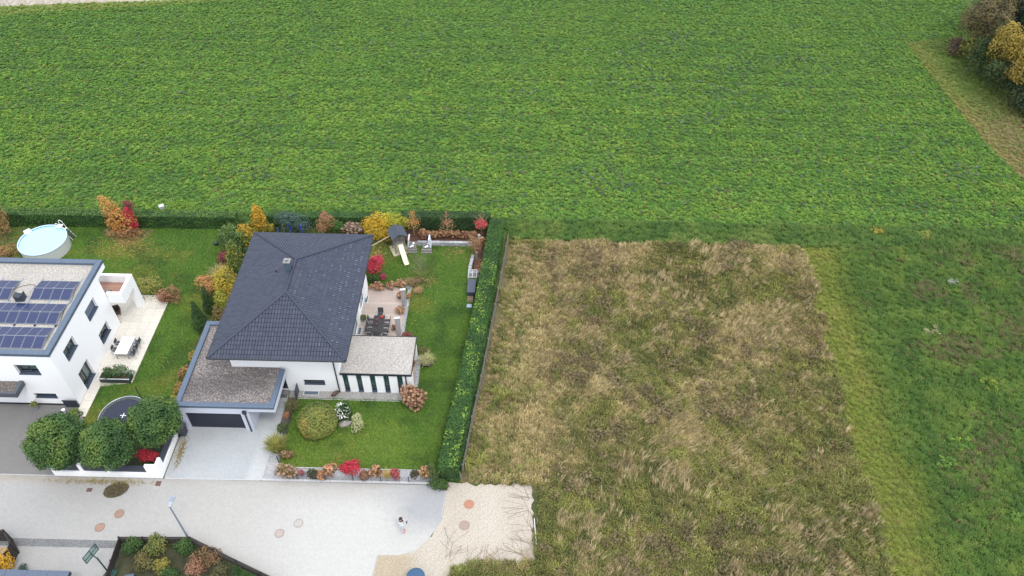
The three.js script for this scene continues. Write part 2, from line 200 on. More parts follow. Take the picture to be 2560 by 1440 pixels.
struct('flower_bed', sheet([[-75, -56.2], [-47, -56.3], [-46.2, -53], [-46.6, -49], [-75, -49]], .024, .8, (x, z) => mixc([.12, .09, .05], [.2, .13, .05], N2(x, z, 1))), vc(soilT));
struct('flower_bed', sheet([[-33.1, -33.1], [-25.5, -33.1], [-25.4, -29.6], [-33.1, -29.6]], .02, 1, () => [.045, .055, .025]), vc(soilT));

// road, gravel lot, drives
const ROAD = [[-80, -29.42], [-4.86, -29.42], [-4.98, -26.8], [-5.8, -25.3], [-6.6, -24.5], [-7.6, -24.1], [-9.05, -24.08], [-9.2, -22.6], [-9.6, -14], [-16, -14], [-16.4, -22.3], [-18.2, -23.1], [-21.6, -24.6], [-80, -24.65]];
struct('road', sheet(ROAD, .03, .7, (x, z) => { let c = mixc([.385, .37, .35], [.445, .43, .408], N2(x, z, .12) * .6 + .4 * N2(x, z, .9, 41)); c = mixc(c, [.36, .355, .35], step(-18, -36, x) * .75); c = mixc(c, [.3, .28, .24], .45 * step(-28.7, -29.4, z + .5 * N2(x, z, 1.2, 7)) ); c = mixc(c, [.5, .49, .47], .8 * step(-22, -11, x) * step(-29.5, -27, z)); c = mixc(c, [.3, .305, .32], .8 * step(4.4, 1.2, Math.hypot((x + 5.3) * .9, (z + 28.1) * 1.25) + 1.6 * (N2(x, z, .7, 6) - .5) + 1.0 * (N2(x, z, 2.2, 6) - .5))); return mixc(c, [.3, .22, .1], .5 * step(-28.5, -29.2, z) * step(-26, -28, x) * N2(x, z, 1.5, 9)); }), vc(asphaltT, 0, { bumpMap: asphaltB, bumpScale: .0015, roughness: .92 }));
const rag = (x0, z0, x1, z1, n, s) => [...Array(n)].map((_, i) => { const t = (i + .5) / n, L = Math.hypot(x1 - x0, z1 - z0), o = .34 * (noise(i * .8 + s, s) - .5) + .22 * (hash(i, s, 3) - .5); return [lerp(x0, x1, t) - (z1 - z0) / L * o, lerp(z0, z1, t) + (x1 - x0) / L * o]; });
const fineGravelT = paleGravelT.clone(); fineGravelT.repeat.set(1 / 1.7, 1 / 1.7); fineGravelT.needsUpdate = true;
const GRAV = [[-5.02, -29.55], [-4.7, -29.7], ...rag(-4.3, -29.62, 1.1, -29.72, 16, 3), [1.2, -29.5], ...rag(1.22, -29.3, 1.25, -23.9, 16, 5), [.9, -23.6], ...rag(.7, -23.65, -3.7, -23.45, 14, 9), [-4.1, -22.6], [-4.4, -21], [-4.6, -14], [-9.7, -14], [-9.3, -22.6], [-9.15, -24.2], [-7.5, -24.3], [-5.6, -25.5], [-5.1, -27]];
struct('gravel_lot', sheet(GRAV, .022, .6, (x, z) => { let c = mixc([.56, .51, .44], [.66, .62, .555], N2(x, z, .5)); c = mixc(c, [.5, .42, .3], step(-5.6, -7.5, x) * step(-24.6, -23.9, z) * .8); return mixc(c, [.3, .24, .15], .7 * step(.5, .72, N2(x, z, 1.1, 5)) * Math.max(step(-.5, 1.3, x), step(-24.9, -23.7, z) * step(-5, -3.5, x))); }), vc(fineGravelT, 0, { bumpMap: fineGravelT, bumpScale: .006 }));
struct('driveway', sheet([[-25.24, -33.95], [-19.8, -33.95], [-19.7, -37.5], [-17.95, -37.5], [-18.0, -34.1], [-18.22, -29.5], [-25.24, -29.5]], .038, .6, (x, z) => { let c = mixc([.38, .395, .41], [.45, .465, .475], N2(x, z, .6)); if (x > -19.35 && z > -33.6) c = mixc(c, [.5, .505, .51], .8); return mixc(c, [.26, .22, .12], .5 * step(-24.2, -25.2, x + .8 * N2(x, z, 1)) * step(-30, -31.2, z)); }), vc(concreteT, 0, { bumpMap: asphaltB, bumpScale: .0015 }));
struct('driveway', sheet([[-70, -35.7], [-33.95, -35.6], [-33.0, -34.3], [-33.05, -29.5], [-70, -29.5]], .038, .8, (x, z) => mixc([.15, .145, .145], [.22, .21, .2], N2(x, z, .5) + .4 * step(-32, -29.6, z))), vc(asphaltT, 0, { bumpMap: asphaltB, bumpScale: .005 }));
struct('driveway', sheet([[-60, -24.05], [-26.75, -24.1], [-26.1, -18], [-60, -18]], .034, .8, (x, z) => mixc([.33, .32, .31], [.4, .39, .38], N2(x, z, .4))), vc(asphaltT));
struct('cobble_strip', sheet([[-60, -24.64], [-26.6, -24.62], [-26.75, -24.08], [-60, -24.04]], .042, .8, (x, z) => mixc([.21, .23, .25], [.3, .31, .32], N2(x, z, 2))), vc(paleGravelT));
struct('garden', sheet([[-26.4, -24.4], [-21.6, -24.45], [-18.2, -22.95], [-16.2, -22.1], [-16, -14], [-26, -14]], .02, .8, (x, z) => mixc([.03, .045, .018], [.07, .06, .03], N2(x, z, .8))), vc(soilT));
struct('gravel_bed', sheet([[-18.22, -33.9], [-17.35, -33.9], [-17.3, -30.55], [-5.6, -30.55], [-5.5, -29.66], [-18.2, -29.58]], .03, .6, (x, z) => mixc([.46, .48, .53], [.6, .62, .67], N2(x, z, 1.5))), vc(paleGravelT, 0, { bumpMap: paleGravelT, bumpScale: .01 }));
struct('gravel_strip', sheet([[-17.9, -37.54], [-8.9, -37.54], [-8.9, -36.82], [-17.9, -36.87]], .026, .6, (x, z) => mixc([.4, .4, .4], [.52, .52, .53], N2(x, z, 2))), vc(paleGravelT, 0, { bumpMap: paleGravelT, bumpScale: .01 }));
struct('planting_strip', sheet([[-18.0, -36.85], [-17.3, -36.85], [-17.35, -33.9], [-18.0, -33.9]], .03, .5, (x, z) => mixc([.06, .05, .04], [.16, .14, .13], N2(x, z, 1.6))), vc(soilT));
// kerbs: concrete edging stones set one by one along the road
const kerbM = std([.5, .5, .51], .85, { map: concreteT }), edgeM = std([.42, .42, .43], .9, { map: concreteT });
function kerb(name, a, b, w, h, m) { const L = Math.hypot(b[0] - a[0], b[1] - a[1]), n = Math.max(1, Math.round(L / 1.0)), g = new THREE.Group(); g.name = numbered(name); g.userData = { kind: 'structure' }; scene.add(g); const st = uvBox(clean(new RoundedBoxGeometry(L / n - .012, h, w, 1, .012))); for (let i = 0; i < n; i++) { const t = (i + .5) / n, o = shadow(new THREE.Mesh(st, m)); o.name = 'kerb_stone'; o.position.set(lerp(a[0], b[0], t), h / 2 - .02, lerp(a[1], b[1], t)); o.rotation.y = -Math.atan2(b[1] - a[1], b[0] - a[0]); g.add(o); } return g; }
kerb('kerb', [-18.2, -29.5], [-5.3, -29.55], .16, .17, kerbM);
kerb('kerb', [-17.3, -30.58], [-5.7, -30.6], .08, .1, kerbM);
kerb('kerb', [-25.2, -29.46], [-18.25, -29.5], .1, .065, kerbM);
kerb('kerb', [-45, -29.46], [-33.1, -29.46], .09, .07, edgeM);
kerb('kerb', [-18.18, -29.6], [-17.98, -36.7], .06, .07, edgeM);
kerb('kerb', [-17.2, -36.78], [-9.1, -36.73], .06, .07, kerbM);
kerb('kerb', [-4.94, -29.3], [-5.04, -27], .08, .06, edgeM);
kerb('kerb', [-9.12, -24.05], [-9.3, -21.5], .08, .06, edgeM);
// ---------- crop field, wild grass, lawns ----------
{
  const clump = leafClump(4, 7, .16, .09, .17);
  const a = scatter(101, FIELD, 30, (x, z, R) => {
    const n = N2(x, z, .14, 1), f = N2(x, z, .7, 2), k = clamp((n - .5) * .55 + (f - .5) * 1.1 + .5 + .12 * Math.sin(z * 2.1 + N2(x, z, .06, 5) * 5));
    const row = Math.sin(z * .9 + N2(x, z, .05, 3) * 4); if (R() < .12 + .1 * row || (Math.abs(((z + 59 + .35 * Math.sin(x * .11) - x * .008) % 7.5) + 3.4) < .22 && R() < .6) || z < -122 || Math.abs(x) > 52 - z * .45) return null;
    let c = palAt([[.052, .122, .027], [.09, .196, .031], [.132, .25, .034], [.2, .3, .042]], k * .75 + .6 * (R() - .5) + .12);
    if (R() < .025) c = [.24, .27, .05]; if (R() < .012) c = [.17, .12, .06];
    const far = step(-70, -112, z); c = mixc(c, [.11, .22, .05], .4 * far);
    const j = .8 + .45 * R(); return { y: .01, s: .8 + .75 * R(), sy: .7 + .8 * R() + .5 * (f - .5), r: R() * 6.283, tx: (R() - .5) * .3, c: c.map(q => q * j) };
  });
  inst('crop_plants', clump, instM, a, 'bright green leafy cover crop filling the large field behind the gardens', 'crop');
  const cab = leafClump(9, 9, .2, .13, .3);
  const spots = [[-31, -73.3, 3], [20, -77, 3.4], [26, -87.8, 4.5], [18, -94.6, 5], [-.5, -81.4, 2.5], [24, -84, 5], [14, -86, 6], [46, -68, 2.4], [42, -72, 2], [-28, -66, 3], [-8, -64.5, 5], [8, -66, 5], [34, -90, 4]];
  const b = scatter(102, FIELD, 2.6, (x, z, R) => { const d = Math.min(...spots.map(s => Math.hypot(x - s[0], (z - s[1]) * 1.4) / s[2])); const p = .1 + .8 * step(1.3, .2, d + .8 * (N2(x, z, .8, 4) - .5)) + .28 * step(.6, .8, N2(x, z, .3, 8)); if (R() > p) return null; const j = .75 + .5 * R(); return { y: .02, s: .6 + .6 * R(), sy: .7 + .5 * R(), r: R() * 6.283, c: mixc([.06, .1, .06], [.14, .18, .135], R()).map(q => q * j) }; });
  inst('blue_leaf_plants', cab, instM, b, 'bluish grey leafy plants scattered in patches through the green field crop', 'plants');
  const LOTX = LOT.map(([x, z]) => x > 20 ? [x + .9, z] : z < -55 ? [x, z - .7] : [x, z]), lotIn = (x, z) => inPoly(LOT, x - .7 + 1.1 * noise(z * .9, 3) - .3 * noise(z * 3, 9), z + .6 - 1.0 * noise(x * .9 + 40, 5)) || inPoly(LOT, x - 1.4, z) && x < 20 && z > -54;
  // wild dry grass on the building plot
  const wind = (x, z) => 3.9 + 3.2 * (N2(x, z, .13, 12) - .5) + 2.2 * (N2(x, z, .5, 13) - .5);
  const tuftA = bladeTuft(21, 20, .26, .62, .042, .24, .6), tuftB = bladeTuft(22, 26, .5, .95, .026, .22, .4), tuftG = bladeTuft(23, 14, .18, .4, .06, .18, .6), bush = leaves(24, [[0, .28, 0, .34, .3, .34]], 44, .13, [[1, 1, 1], [.75, .75, .75]], { jit: .5 });
  const dry = scatter(103, LOTX, 30, (x, z, R) => { if (z > -18 || !lotIn(x, z)) return null; const t = lotTone(x, z), sh = .72 + .56 * N2(x, z, 1.1, 30); if (R() > .35 + .65 * t) return null; const edge = step(0, 4, x + 1.2 - (z + 55) * -.12); const c = palAt([[.115, .112, .034], [.24, .205, .072], [.4, .315, .135], [.54, .425, .225]], t * .72 + .5 * (R() - .5) + .04), j = (.7 + .5 * R()) * sh; return { s: (.5 + .45 * edge) * (.75 + .5 * R()), sy: (.3 + .6 * edge) * (.8 + .4 * R()), r: R() * 6.283, tz: Math.cos(wind(x, z)) * .4, tx: Math.sin(wind(x, z)) * .4, c: c.map(q => q * j) }; });
  inst('dry_grass', tuftA, instM, dry, 'matted dry tan and olive grass covering the empty building plot', 'grass');
  const straw = scatter(104, LOTX, 18, (x, z, R) => { if (z > -18 || x < 3 || !lotIn(x, z)) return null; const p = step(.5, .66, .5 * N2(x, z, .26, 14) + .5 * N2(x, z, .75, 32)) * .95 + .03; if (R() > p) return null; const w = wind(x, z), c = mixc([.37, .29, .14], [.56, .44, .255], R()), j = .7 + .45 * R(); return { s: .7 + .45 * R(), r: R() * 6.283, tz: Math.cos(w) * .8, tx: Math.sin(w) * .8, c: c.map(q => q * j) }; });
  inst('straw_grass', tuftB, instM, straw, 'pale straw coloured bunches of tall bent grass on the empty plot', 'grass');
  const green = scatter(105, LOTX, 24, (x, z, R) => { if (z > -18 || !lotIn(x, z)) return null; const t = lotTone(x, z); if (R() > 1.25 - 1.15 * t) return null; const c = palAt([[.07, .09, .026], [.17, .185, .043], [.3, .3, .072]], N2(x, z, .8, 15) * 1.3 - .15 + .3 * (R() - .5)), j = .75 + .5 * R(); return { s: .8 + .7 * R(), r: R() * 6.283, tz: Math.cos(wind(x, z)) * .3, tx: Math.sin(wind(x, z)) * .3, c: c.map(q => q * j) }; });
  inst('green_grass', tuftG, instM, green, 'olive green grass growing between the dry tufts of the empty plot', 'grass');
  const brown = scatter(106, LOTX, 4, (x, z, R) => { if (z > -18 || x < 2 || !lotIn(x, z)) return null; const p = step(.53, .68, .6 * N2(x, z, .3, 16) + .4 * N2(x, z, .9, 33)) + .02; if (R() > p) return null; const c = mixc([.085, .065, .03], [.2, .155, .08], R()), j = .8 + .4 * R(); return { s: .8 + .8 * R(), r: R() * 6.283, c: c.map(q => q * j) }; });
  inst('brown_weeds', bush, instM, brown, 'dark brown seeded weeds standing in patches among the dry grass of the plot', 'weeds');
  // mown strip and the green meadow on the right
  const short = scatter(107, MOWN, 30, (x, z, R) => { if (x > 56 || z > -18) return null; const m = mownTone(x, z); const br = .6 * step(.5, .72, N2(x, z, .3, 5)) * step(29, 36, x) * (1 - m); let c = mixc(palAt([[.05, .108, .016], [.08, .154, .021], [.14, .205, .032]], N2(x, z, .7, 17) * 1.5 - .25 + .25 * (R() - .5)), palAt([[.12, .19, .025], [.2, .24, .035], [.28, .27, .06]], N2(x, z, .9, 19) + .5 * (R() - .5)), m); if (R() < br * .8) c = mixc([.1, .08, .04], [.17, .14, .06], R()); if (R() < .03) c = [.18, .2, .05]; const j = .75 + .5 * R(); return { s: (m > .5 ? .45 : .65) + .35 * R(), r: R() * 6.283, c: c.map(q => q * j) }; });
  inst('meadow_grass', tuftG, instM, short, 'short green meadow grass with a yellow mown strip beside the dry plot', 'grass');
  const mg = scatter(108, BACKV.concat(), 26, (x, z, R) => { if (x < -75) return null; const c = palAt([[.05, .115, .02], [.085, .16, .026], [.15, .21, .04]], N2(x, z, .6, 18) * 1.4 - .2 + .2 * (R() - .5)), j = .75 + .5 * R(); return { s: .6 + .6 * R(), r: R() * 6.283, c: c.map(q => q * j) }; });
  inst('margin_grass', tuftG, instM, mg, 'rough green grass along the edge between gardens and field', 'grass');
  const tg = scatter(109, TRACK, 30, (x, z, R) => { if (x > 66) return null; const b = step(-84, -74, z + 4 * N2(x, z, .3)) * step(59.5, 55.5, x - 3); if (R() < b * .45) return null; const c = mixc(mixc(mixc([.1, .2, .035], [.2, .24, .055], R()), [.27, .2, .09], b * R()), [.34, .29, .08], .6 * R() * step(3.2, .6, x - (z < -81 ? 50.1 : 50.4 + (z + 81.5) * .1) + 1.5 * (N2(x, z, .5, 34) - .5))), j = .75 + .5 * R(); return { s: .45 + .4 * R(), r: R() * 6.283, c: c.map(q => q * j) }; });
  inst('track_grass', tuftG, instM, tg, 'yellowish trodden grass on the track between field and wood', 'grass');
  const vg = scatter(114, [[-112, -90.5], [-70.7, -98.8], [-38.8, -104.9], [-10, -110], [-10, -111.5], [-47.6, -104.5], [-72, -101.6], [-112, -93.8]], 12, (x, z, R) => { const c = mixc([.12, .23, .035], [.28, .3, .08], R()), j = .8 + .4 * R(); return { s: .6 + .4 * R(), r: R() * 6.283, c: c.map(q => q * j) }; });
  inst('verge_grass', tuftG, instM, vg, 'pale green grass verge at the far left edge of the crop field', 'grass');
  const turf = bladeTuft(25, 10, .04, .08, .035, .12, .5);
  const lg = (poly, s, lab, seed) => inst('lawn_grass', turf, instM, scatter(seed, poly, 70, (x, z, R) => { if (x < -52) return null; const c = lawnCol(x, z, s).map((q, i) => q * (i === 1 ? 1.45 : 1.3)), j = .8 + .4 * R(); return { y: .016, s: .8 + .5 * R(), r: R() * 6.283, c: c.map(q => q * j) }; }), lab, 'grass');
  lg(LAWN_L, 11, 'short lawn grass round the pool and trampoline of the left garden', 110); lg(LAWN_E, 12, 'short lawn grass round the dark roofed house inside the tall hedge', 111);
  // fallen leaves
  const lf = leafClump(31, 1, .16, .11, .02); lf.translate(-.08, 0, 0);
  const fall = [];
  const drop = (seed, cx, cz, rx, rz, n, pal, y = .05) => { const R = rngOf(seed); for (let i = 0; i < n; i++) { const th = R() * 6.283, r = Math.sqrt(-Math.log(1 - R() * .95)) * .6; const j = .7 + .5 * R(); fall.push({ x: cx + Math.cos(th) * r * rx, z: cz + Math.sin(th) * r * rz, y: y + .03 * R(), s: .5 + .5 * R(), r: R() * 6.283, tx: (R() - .5) * .4, c: palAt(pal, R()).map(q => q * j) }); } };
  const YB = [[.36, .26, .06], [.3, .17, .05], [.45, .36, .14]], OR = [[.4, .2, .08], [.3, .14, .06], [.5, .34, .16]];
  drop(1, -37.2, -54.6, 3.2, 1.4, 420, OR); drop(2, -37, -53.4, 5, 1.8, 260, YB); drop(3, -13.4, -53.4, 1.5, 1.6, 330, YB); drop(4, -11, -54.4, 1.6, 1.2, 160, YB); drop(5, -6, -54, 2.2, 1.2, 130, OR); drop(6, -47, -52.5, 1.4, 3, 420, [[.3, .2, .06], [.2, .12, .06], [.4, .28, .08]]); drop(7, -24.7, -31.6, .35, 1.5, 220, [[.2, .15, .06], [.28, .2, .06]]); drop(8, -29.5, -29.05, 4.5, .28, 320, [[.22, .17, .06], [.3, .24, .08]]); drop(9, -8, -47, 3, 5, 60, YB); drop(10, -36, -48, 6, 5, 120, YB); drop(11, 56, -72, 2.5, 7, 500, [[.4, .28, .14], [.3, .17, .08], [.5, .4, .2]]); drop(12, -30.4, -47, 1.2, .8, 60, OR); drop(13, -29, -40, 3, 5, 50, YB); drop(14, -11, -33, 3, 2, 30, YB); drop(15, -8, -50, .9, .9, 60, OR); drop(16, -3.6, -51.8, .5, 1.6, 160, OR, .4);
  inst('fallen_leaves', lf, instM, fall, 'yellow and brown fallen leaves lying on lawns, beds and road edges', 'leaves');
}
// ---------- main house ----------
const whiteM = std([.88, .885, .9], .9, { bumpMap: plasterB, bumpScale: .003 }), greyWallM = std([.52, .55, .64], .9, { bumpMap: plasterB, bumpScale: .003 });
const slateMetalM = std([.125, .165, .235], .5, { map: slateT, metalness: .25 }), darkMetalM = std([.018, .022, .032], .5), frameM = std([.03, .036, .048], .5), blindM = std([.38, .42, .5], .6), sillM = std([.05, .065, .1], .45);
const glassM = new THREE.MeshPhysicalMaterial({ color: rgb(.72, .8, .8), roughness: .04, transmission: 1, thickness: 0, ior: 1.5 });
const roomM = std([.06, .085, .09], .9), curtainM = std([.45, .47, .45], .95);
const roofGravM = new THREE.MeshStandardMaterial({ map: roofGravelT, vertexColors: true, bumpMap: roofGravelT, bumpScale: .02, roughness: .95 }), palRoofM = new THREE.MeshStandardMaterial({ map: paleGravelT, vertexColors: true, bumpMap: paleGravelT, bumpScale: .02, roughness: .95 });
const tileM = [0, 1, 2, 3].map(i => std([.037 + .0055 * i, .0455 + .0055 * i, .078 + .007 * i], .55, { map: slateT }));
const ribT = tex(256, (u, v) => { const e = (v * 16) % 1, k = .9 - (e < .12 ? .25 : 0); return k; }, 1.6);
// a wall panel in the plane z = c or x = c, with openings cut through its thickness
function wallZ(x0, x1, y0, y1, zf, th, holes = []) { const s = new THREE.Shape([new THREE.Vector2(x0, y0), new THREE.Vector2(x1, y0), new THREE.Vector2(x1, y1), new THREE.Vector2(x0, y1)]); for (const [a, b, c, d] of holes) s.holes.push(new THREE.Path([new THREE.Vector2(a, c), new THREE.Vector2(a, d), new THREE.Vector2(b, d), new THREE.Vector2(b, c)])); const g = new THREE.ExtrudeGeometry(s, { depth: th, bevelEnabled: false }); g.translate(0, 0, zf - th); return uvBox(clean(g)); }
function wallX(z0, z1, y0, y1, xf, th, holes = []) { const g = wallZ(-z1, -z0, y0, y1, 0, th, holes.map(([a, b, c, d]) => [-b, -a, c, d])); g.rotateY(Math.PI / 2); g.translate(xf, 0, 0); return uvBox(g); }
// a window set back in a wall: f maps (across, up, out) to the world
function windowZ(parent, x0, x1, y0, y1, zf, o = {}) { const d = o.deep ?? .16, w = part(parent, o.name || 'window', [bx(x0, x1, y0, y0 + .06, zf - d - .05, zf - d), bx(x0, x1, y1 - .06, y1, zf - d - .05, zf - d), bx(x0, x0 + .06, y0 + .06, y1 - .06, zf - d - .05, zf - d), bx(x1 - .06, x1, y0 + .06, y1 - .06, zf - d - .05, zf - d), ...(o.mull || []).map(m => bx(m - .05, m + .05, y0 + .06, y1 - .06, zf - d - .05, zf - d + .004)), ...(o.tran || []).map(m => bx(x0 + .06, x1 - .06, m - .025, m + .025, zf - d - .05, zf - d + .003))], frameM); part(w, 'pane', bx(x0 + .06, x1 - .06, y0 + .06, y1 - .06, zf - d - .03, zf - d - .022), o.glass || glassM); if (!o.noRoom) part(w, 'interior', bx(x0 + .02, x1 - .02, y0 + .02, y1 - .02, zf - d - (o.back ?? .3) - .04, zf - d - (o.back ?? .3)), o.room || roomM); if (o.sill !== false) part(w, 'sill', bx(x0 + .01, x1 - .01, y0 + .001, y0 + .035, zf - d + .005, zf + .05), sillM); return w; }
function windowX(parent, z0, z1, y0, y1, xf, o = {}) { const d = o.deep ?? .22, X0 = xf - d - .05, X1 = xf - d; const w = part(parent, o.name || 'window', [bx(X0, X1, y0, y0 + .07, z0, z1), bx(X0, X1, y1 - .07, y1, z0, z1), bx(X0, X1, y0 + .07, y1 - .07, z0, z0 + .07), bx(X0, X1, y0 + .07, y1 - .07, z1 - .07, z1), ...(o.mull || []).map(m => bx(X0, X1 + .004, y0 + .07, y1 - .07, m - .06, m + .06))], frameM); if (o.blind) part(w, 'blind', bx(X0 - .02, X0 + .02, y0 + .07, y1 - .07, z0 + .07, z1 - .07), blindRibM); else { part(w, 'pane', bx(X0 + .02, X0 + .028, y0 + .07, y1 - .07, z0 + .07, z1 - .07), glassM); part(w, 'interior', bx(X0 - .3, X0 - .26, y0, y1, z0, z1), roomM); if (o.curtain) part(w, 'curtain', bx(X0 - .16, X0 - .12, y0 + .07, y1 - .07, lerp(z0, z1, o.curtain[0]), lerp(z0, z1, o.curtain[1])), curtainM); } if (o.sill !== false) part(w, 'sill', bx(X1 + .004, xf + .06, y0 + .001, y0 + .035, z0 + .01, z1 - .01), sillM); return w; }
const blindRibM = std([.2, .26, .34], .6, { map: ribT });
const HX0 = -21.85, HX1 = -13.65, HZ0 = -48.95, HZ1 = -37.55;
{
  const h = thing('hip_roof_house', 'white house with a dark hipped tile roof and a flat roofed garage', 'house');
  const w = part(h, 'wall', [
    wallZ(HX0, HX1, 0, 4.95, HZ1, .3, [[-16.65, -15, .87, 1.43], [-18.95, -18.02, .02, 2.15]]),
    bx(HX0, HX1, 0, 4.95, HZ0, HZ0 + .3),
    wallX(HZ0 + .3, HZ1 - .3, 0, 4.95, HX1, .3, [[-47.6, -45.55, .1, 2.4], [-44.5, -42.2, .1, 2.4]]),
    bx(HX0, HX0 + .3, 0, 4.95, HZ0 + .3, HZ1 - .3)], whiteM);
  windowZ(h, -16.65, -15, .87, 1.43, HZ1, { deep: .14 });
  const d = part(h, 'front_door', bx(-18.95, -18.02, .02, 2.15, HZ1 - .24, HZ1 - .18), darkMetalM); part(d, 'handle', bx(-18.14, -18.1, .7, 1.6, HZ1 - .175, HZ1 - .13), std([.6, .6, .6], .3, { metalness: 1 }));
  for (const [a, b] of [[-47.6, -45.55], [-44.5, -42.2]]) { const q = windowX(h, a, b, .1, 2.4, HX1, { deep: .08, blind: true, sill: false }); q.children[0].material = blindM; q.children[0].userData.label = 'closed light grey blind'; }
  for (const [a, b] of [[-48.9, -47.75], [-45.45, -44.6]]) part(h, 'wall_pier', bx(HX1 + .002, HX1 + .2, .02, 4.6, a, b, .01), whiteM);
  part(h, 'door_step', bx(-19.0, -17.97, .03, .14, -37.95 + .42, -37.1, .01), std([.22, .23, .24], .85, { map: concreteT }));
  // roof: four slopes over the eaves at 5.0 m, ridge at 7.0 m
  const EX0 = -22.87, EX1 = -12.76, EZ0 = -50.53, EZ1 = -36.63, EY = 5.0, RY = 7.0, RX = -17.81, RZ0 = -45.2, RZ1 = -41.6;
  const under = (() => { const p = [[EX0, EY, EZ1], [EX1, EY, EZ1], [EX1, EY, EZ0], [EX0, EY, EZ0], [RX, RY, RZ1], [RX, RY, RZ0]].map(([x, y, z]) => [x, y - .03, z]), f = [[0, 1, 4], [1, 2, 5], [1, 5, 4], [2, 3, 5], [3, 0, 4], [3, 4, 5], [0, 3, 2], [0, 2, 1]]; return geoFrom(p.flat(), null, f.flat()); })();
  const roof = part(h, 'roof', under, std([.03, .034, .045], .8));
  part(h, 'soffit', [bx(EX0 + .05, EX1 - .05, EY - .2, EY - .045, EZ1 - .12, EZ1 - .05), bx(EX0 + .05, EX1 - .05, EY - .2, EY - .045, EZ0 + .05, EZ0 + .12), bx(EX0 + .05, EX0 + .12, EY - .2, EY - .045, EZ0 + .12, EZ1 - .12), bx(EX1 - .12, EX1 - .05, EY - .2, EY - .045, EZ0 + .12, EZ1 - .12), bx(EX0 + .12, EX1 - .12, EY - .12, EY - .05, EZ0 + .12, EZ1 - .12)], darkMetalM);
  const TW = .222, TL = .362;
  const profile = [[.006, .004], [.03, .044], [.066, .03], [.15, .02], [TW - .012, .03]];
  function tileTris() { const t = [], lip = .042; const P = (u, n, v) => [u, v, n + (v < .01 ? lip : .002)]; for (let i = 0; i < profile.length - 1; i++) { const [u0, n0] = profile[i], [u1, n1] = profile[i + 1]; t.push([P(u0, n0, 0), P(u1, n1, 0), P(u1, n1, TL + .03)], [P(u0, n0, 0), P(u1, n1, TL + .03), P(u0, n0, TL + .03)]); t.push([[u0, 0, .002], [u1, 0, .002], P(u1, n1, 0)], [[u0, 0, .002], P(u1, n1, 0), P(u0, n0, 0)]); } return t; }
  const clipT = (tri, fn) => { const out = []; for (let i = 0; i < tri.length; i++) { const a = tri[i], b = tri[(i + 1) % tri.length], da = fn(a), db = fn(b); if (da >= 0) out.push(a); if ((da >= 0) !== (db >= 0)) { const t = da / (da - db); out.push([0, 1, 2].map(k => lerp(a[k], b[k], t))); } } return out; };
  const S = [ // eave start, along, width, run direction, run, ridge span along the eave [from, to]
    { o: V(EX0, EY, EZ1), u: V(1, 0, 0), W: EX1 - EX0, v: V(0, 0, -1), run: EZ1 - RZ1, r: [RX - EX0, RX - EX0], singles: true },
    { o: V(EX1, EY, EZ1), u: V(0, 0, -1), W: EZ1 - EZ0, v: V(-1, 0, 0), run: EX1 - RX, r: [EZ1 - RZ1, EZ1 - RZ0] },
    { o: V(EX1, EY, EZ0), u: V(-1, 0, 0), W: EX1 - EX0, v: V(0, 0, 1), run: RZ0 - EZ0, r: [EX1 - RX, EX1 - RX] },
    { o: V(EX0, EY, EZ0), u: V(0, 0, 1), W: EZ1 - EZ0, v: V(1, 0, 0), run: RX - EX0, r: [RZ0 - EZ0, RZ1 - EZ0] }];
  const base = tileTris(), R = rngOf(77), rest = [[], [], [], []], guards = []; let singles = 0; const fullGeo = geoFrom(base.flat(2).map((q, i, A) => q), null, null);
  for (const s of S) {
    const L = Math.hypot(s.run, RY - EY), v = s.v.clone().multiplyScalar(s.run).setY(RY - EY).normalize(), n = s.u.clone().cross(v).normalize();
    const B = new THREE.Matrix4().makeBasis(s.u, v, n).setPosition(s.o), rows = Math.ceil(L / TL), cols = Math.ceil(s.W / TW);
    for (let j = 0; j < rows; j++) for (let i = 0; i < cols; i++) {
      const u0 = i * TW, v0 = j * TL - .06, lo = vv => s.r[0] * vv / L, hi = vv => s.W - (s.W - s.r[1]) * vv / L;
      if (u0 + TW < lo(v0) || u0 > hi(v0) || (u0 < lo(v0 + TL) - s.W && 0)) continue;
      const jig = (R() - .5) * .006, mi = Math.floor(R() * 4);
      const inside = u0 >= lo(Math.max(0, v0 + TL + .03)) && u0 + TW <= hi(v0 + TL + .03) && v0 + TL + .03 <= L;
      const tris = []; for (const t of base) { let q = t.map(([a, b, c]) => [a + u0, b + v0, c + jig]); q = clipT(q, p => p[0] - lo(p[1])); if (q.length > 2) q = clipT(q, p => hi(p[1]) - p[0]); if (q.length > 2) q = clipT(q, p => L - p[1]); for (let k = 1; k + 1 < q.length; k++) tris.push(q[0], q[k], q[k + 1]); }
      if (!tris.length) continue;
      if (s.singles && singles < 300 && j < 14) { // the tiles nearest the viewer: one mesh each
        let o; if (inside) { o = shadow(new THREE.Mesh(fullGeo, tileM[mi])); const m = B.clone().multiply(new THREE.Matrix4().makeTranslation(u0, v0, jig)); o.applyMatrix4(m); } else { const g = geoFrom(tris.flat(), null, null); uvBox(g); g.applyMatrix4(B); o = shadow(new THREE.Mesh(g, tileM[mi])); }
        o.name = 'roof_tile'; roof.add(o); singles++;
      } else { const g = geoFrom(tris.flat(), null, null); uvBox(g); g.applyMatrix4(B); rest[mi].push(g); }
      if (s.u.z < 0 || s.singles) { const near = s.singles ? step(.3, .8, u0 / s.W) * .16 * (j < 6) : (j < 6 ? .22 : .04) ; if (j > 0 && j < rows - 2 && inside && R() < near) { const g = bx(-.011, .011, 0, .1 + .09 * R(), .05, .072); g.translate(u0 + TW * .55, v0 + .1, .0); g.applyMatrix4(B); guards.push(g); } }
    }
  }
  uvBox(fullGeo);
  rest.forEach((l, i) => { const o = part(roof, 'roof_tiles', l, tileM[i]); o.userData.kind = 'stuff'; });
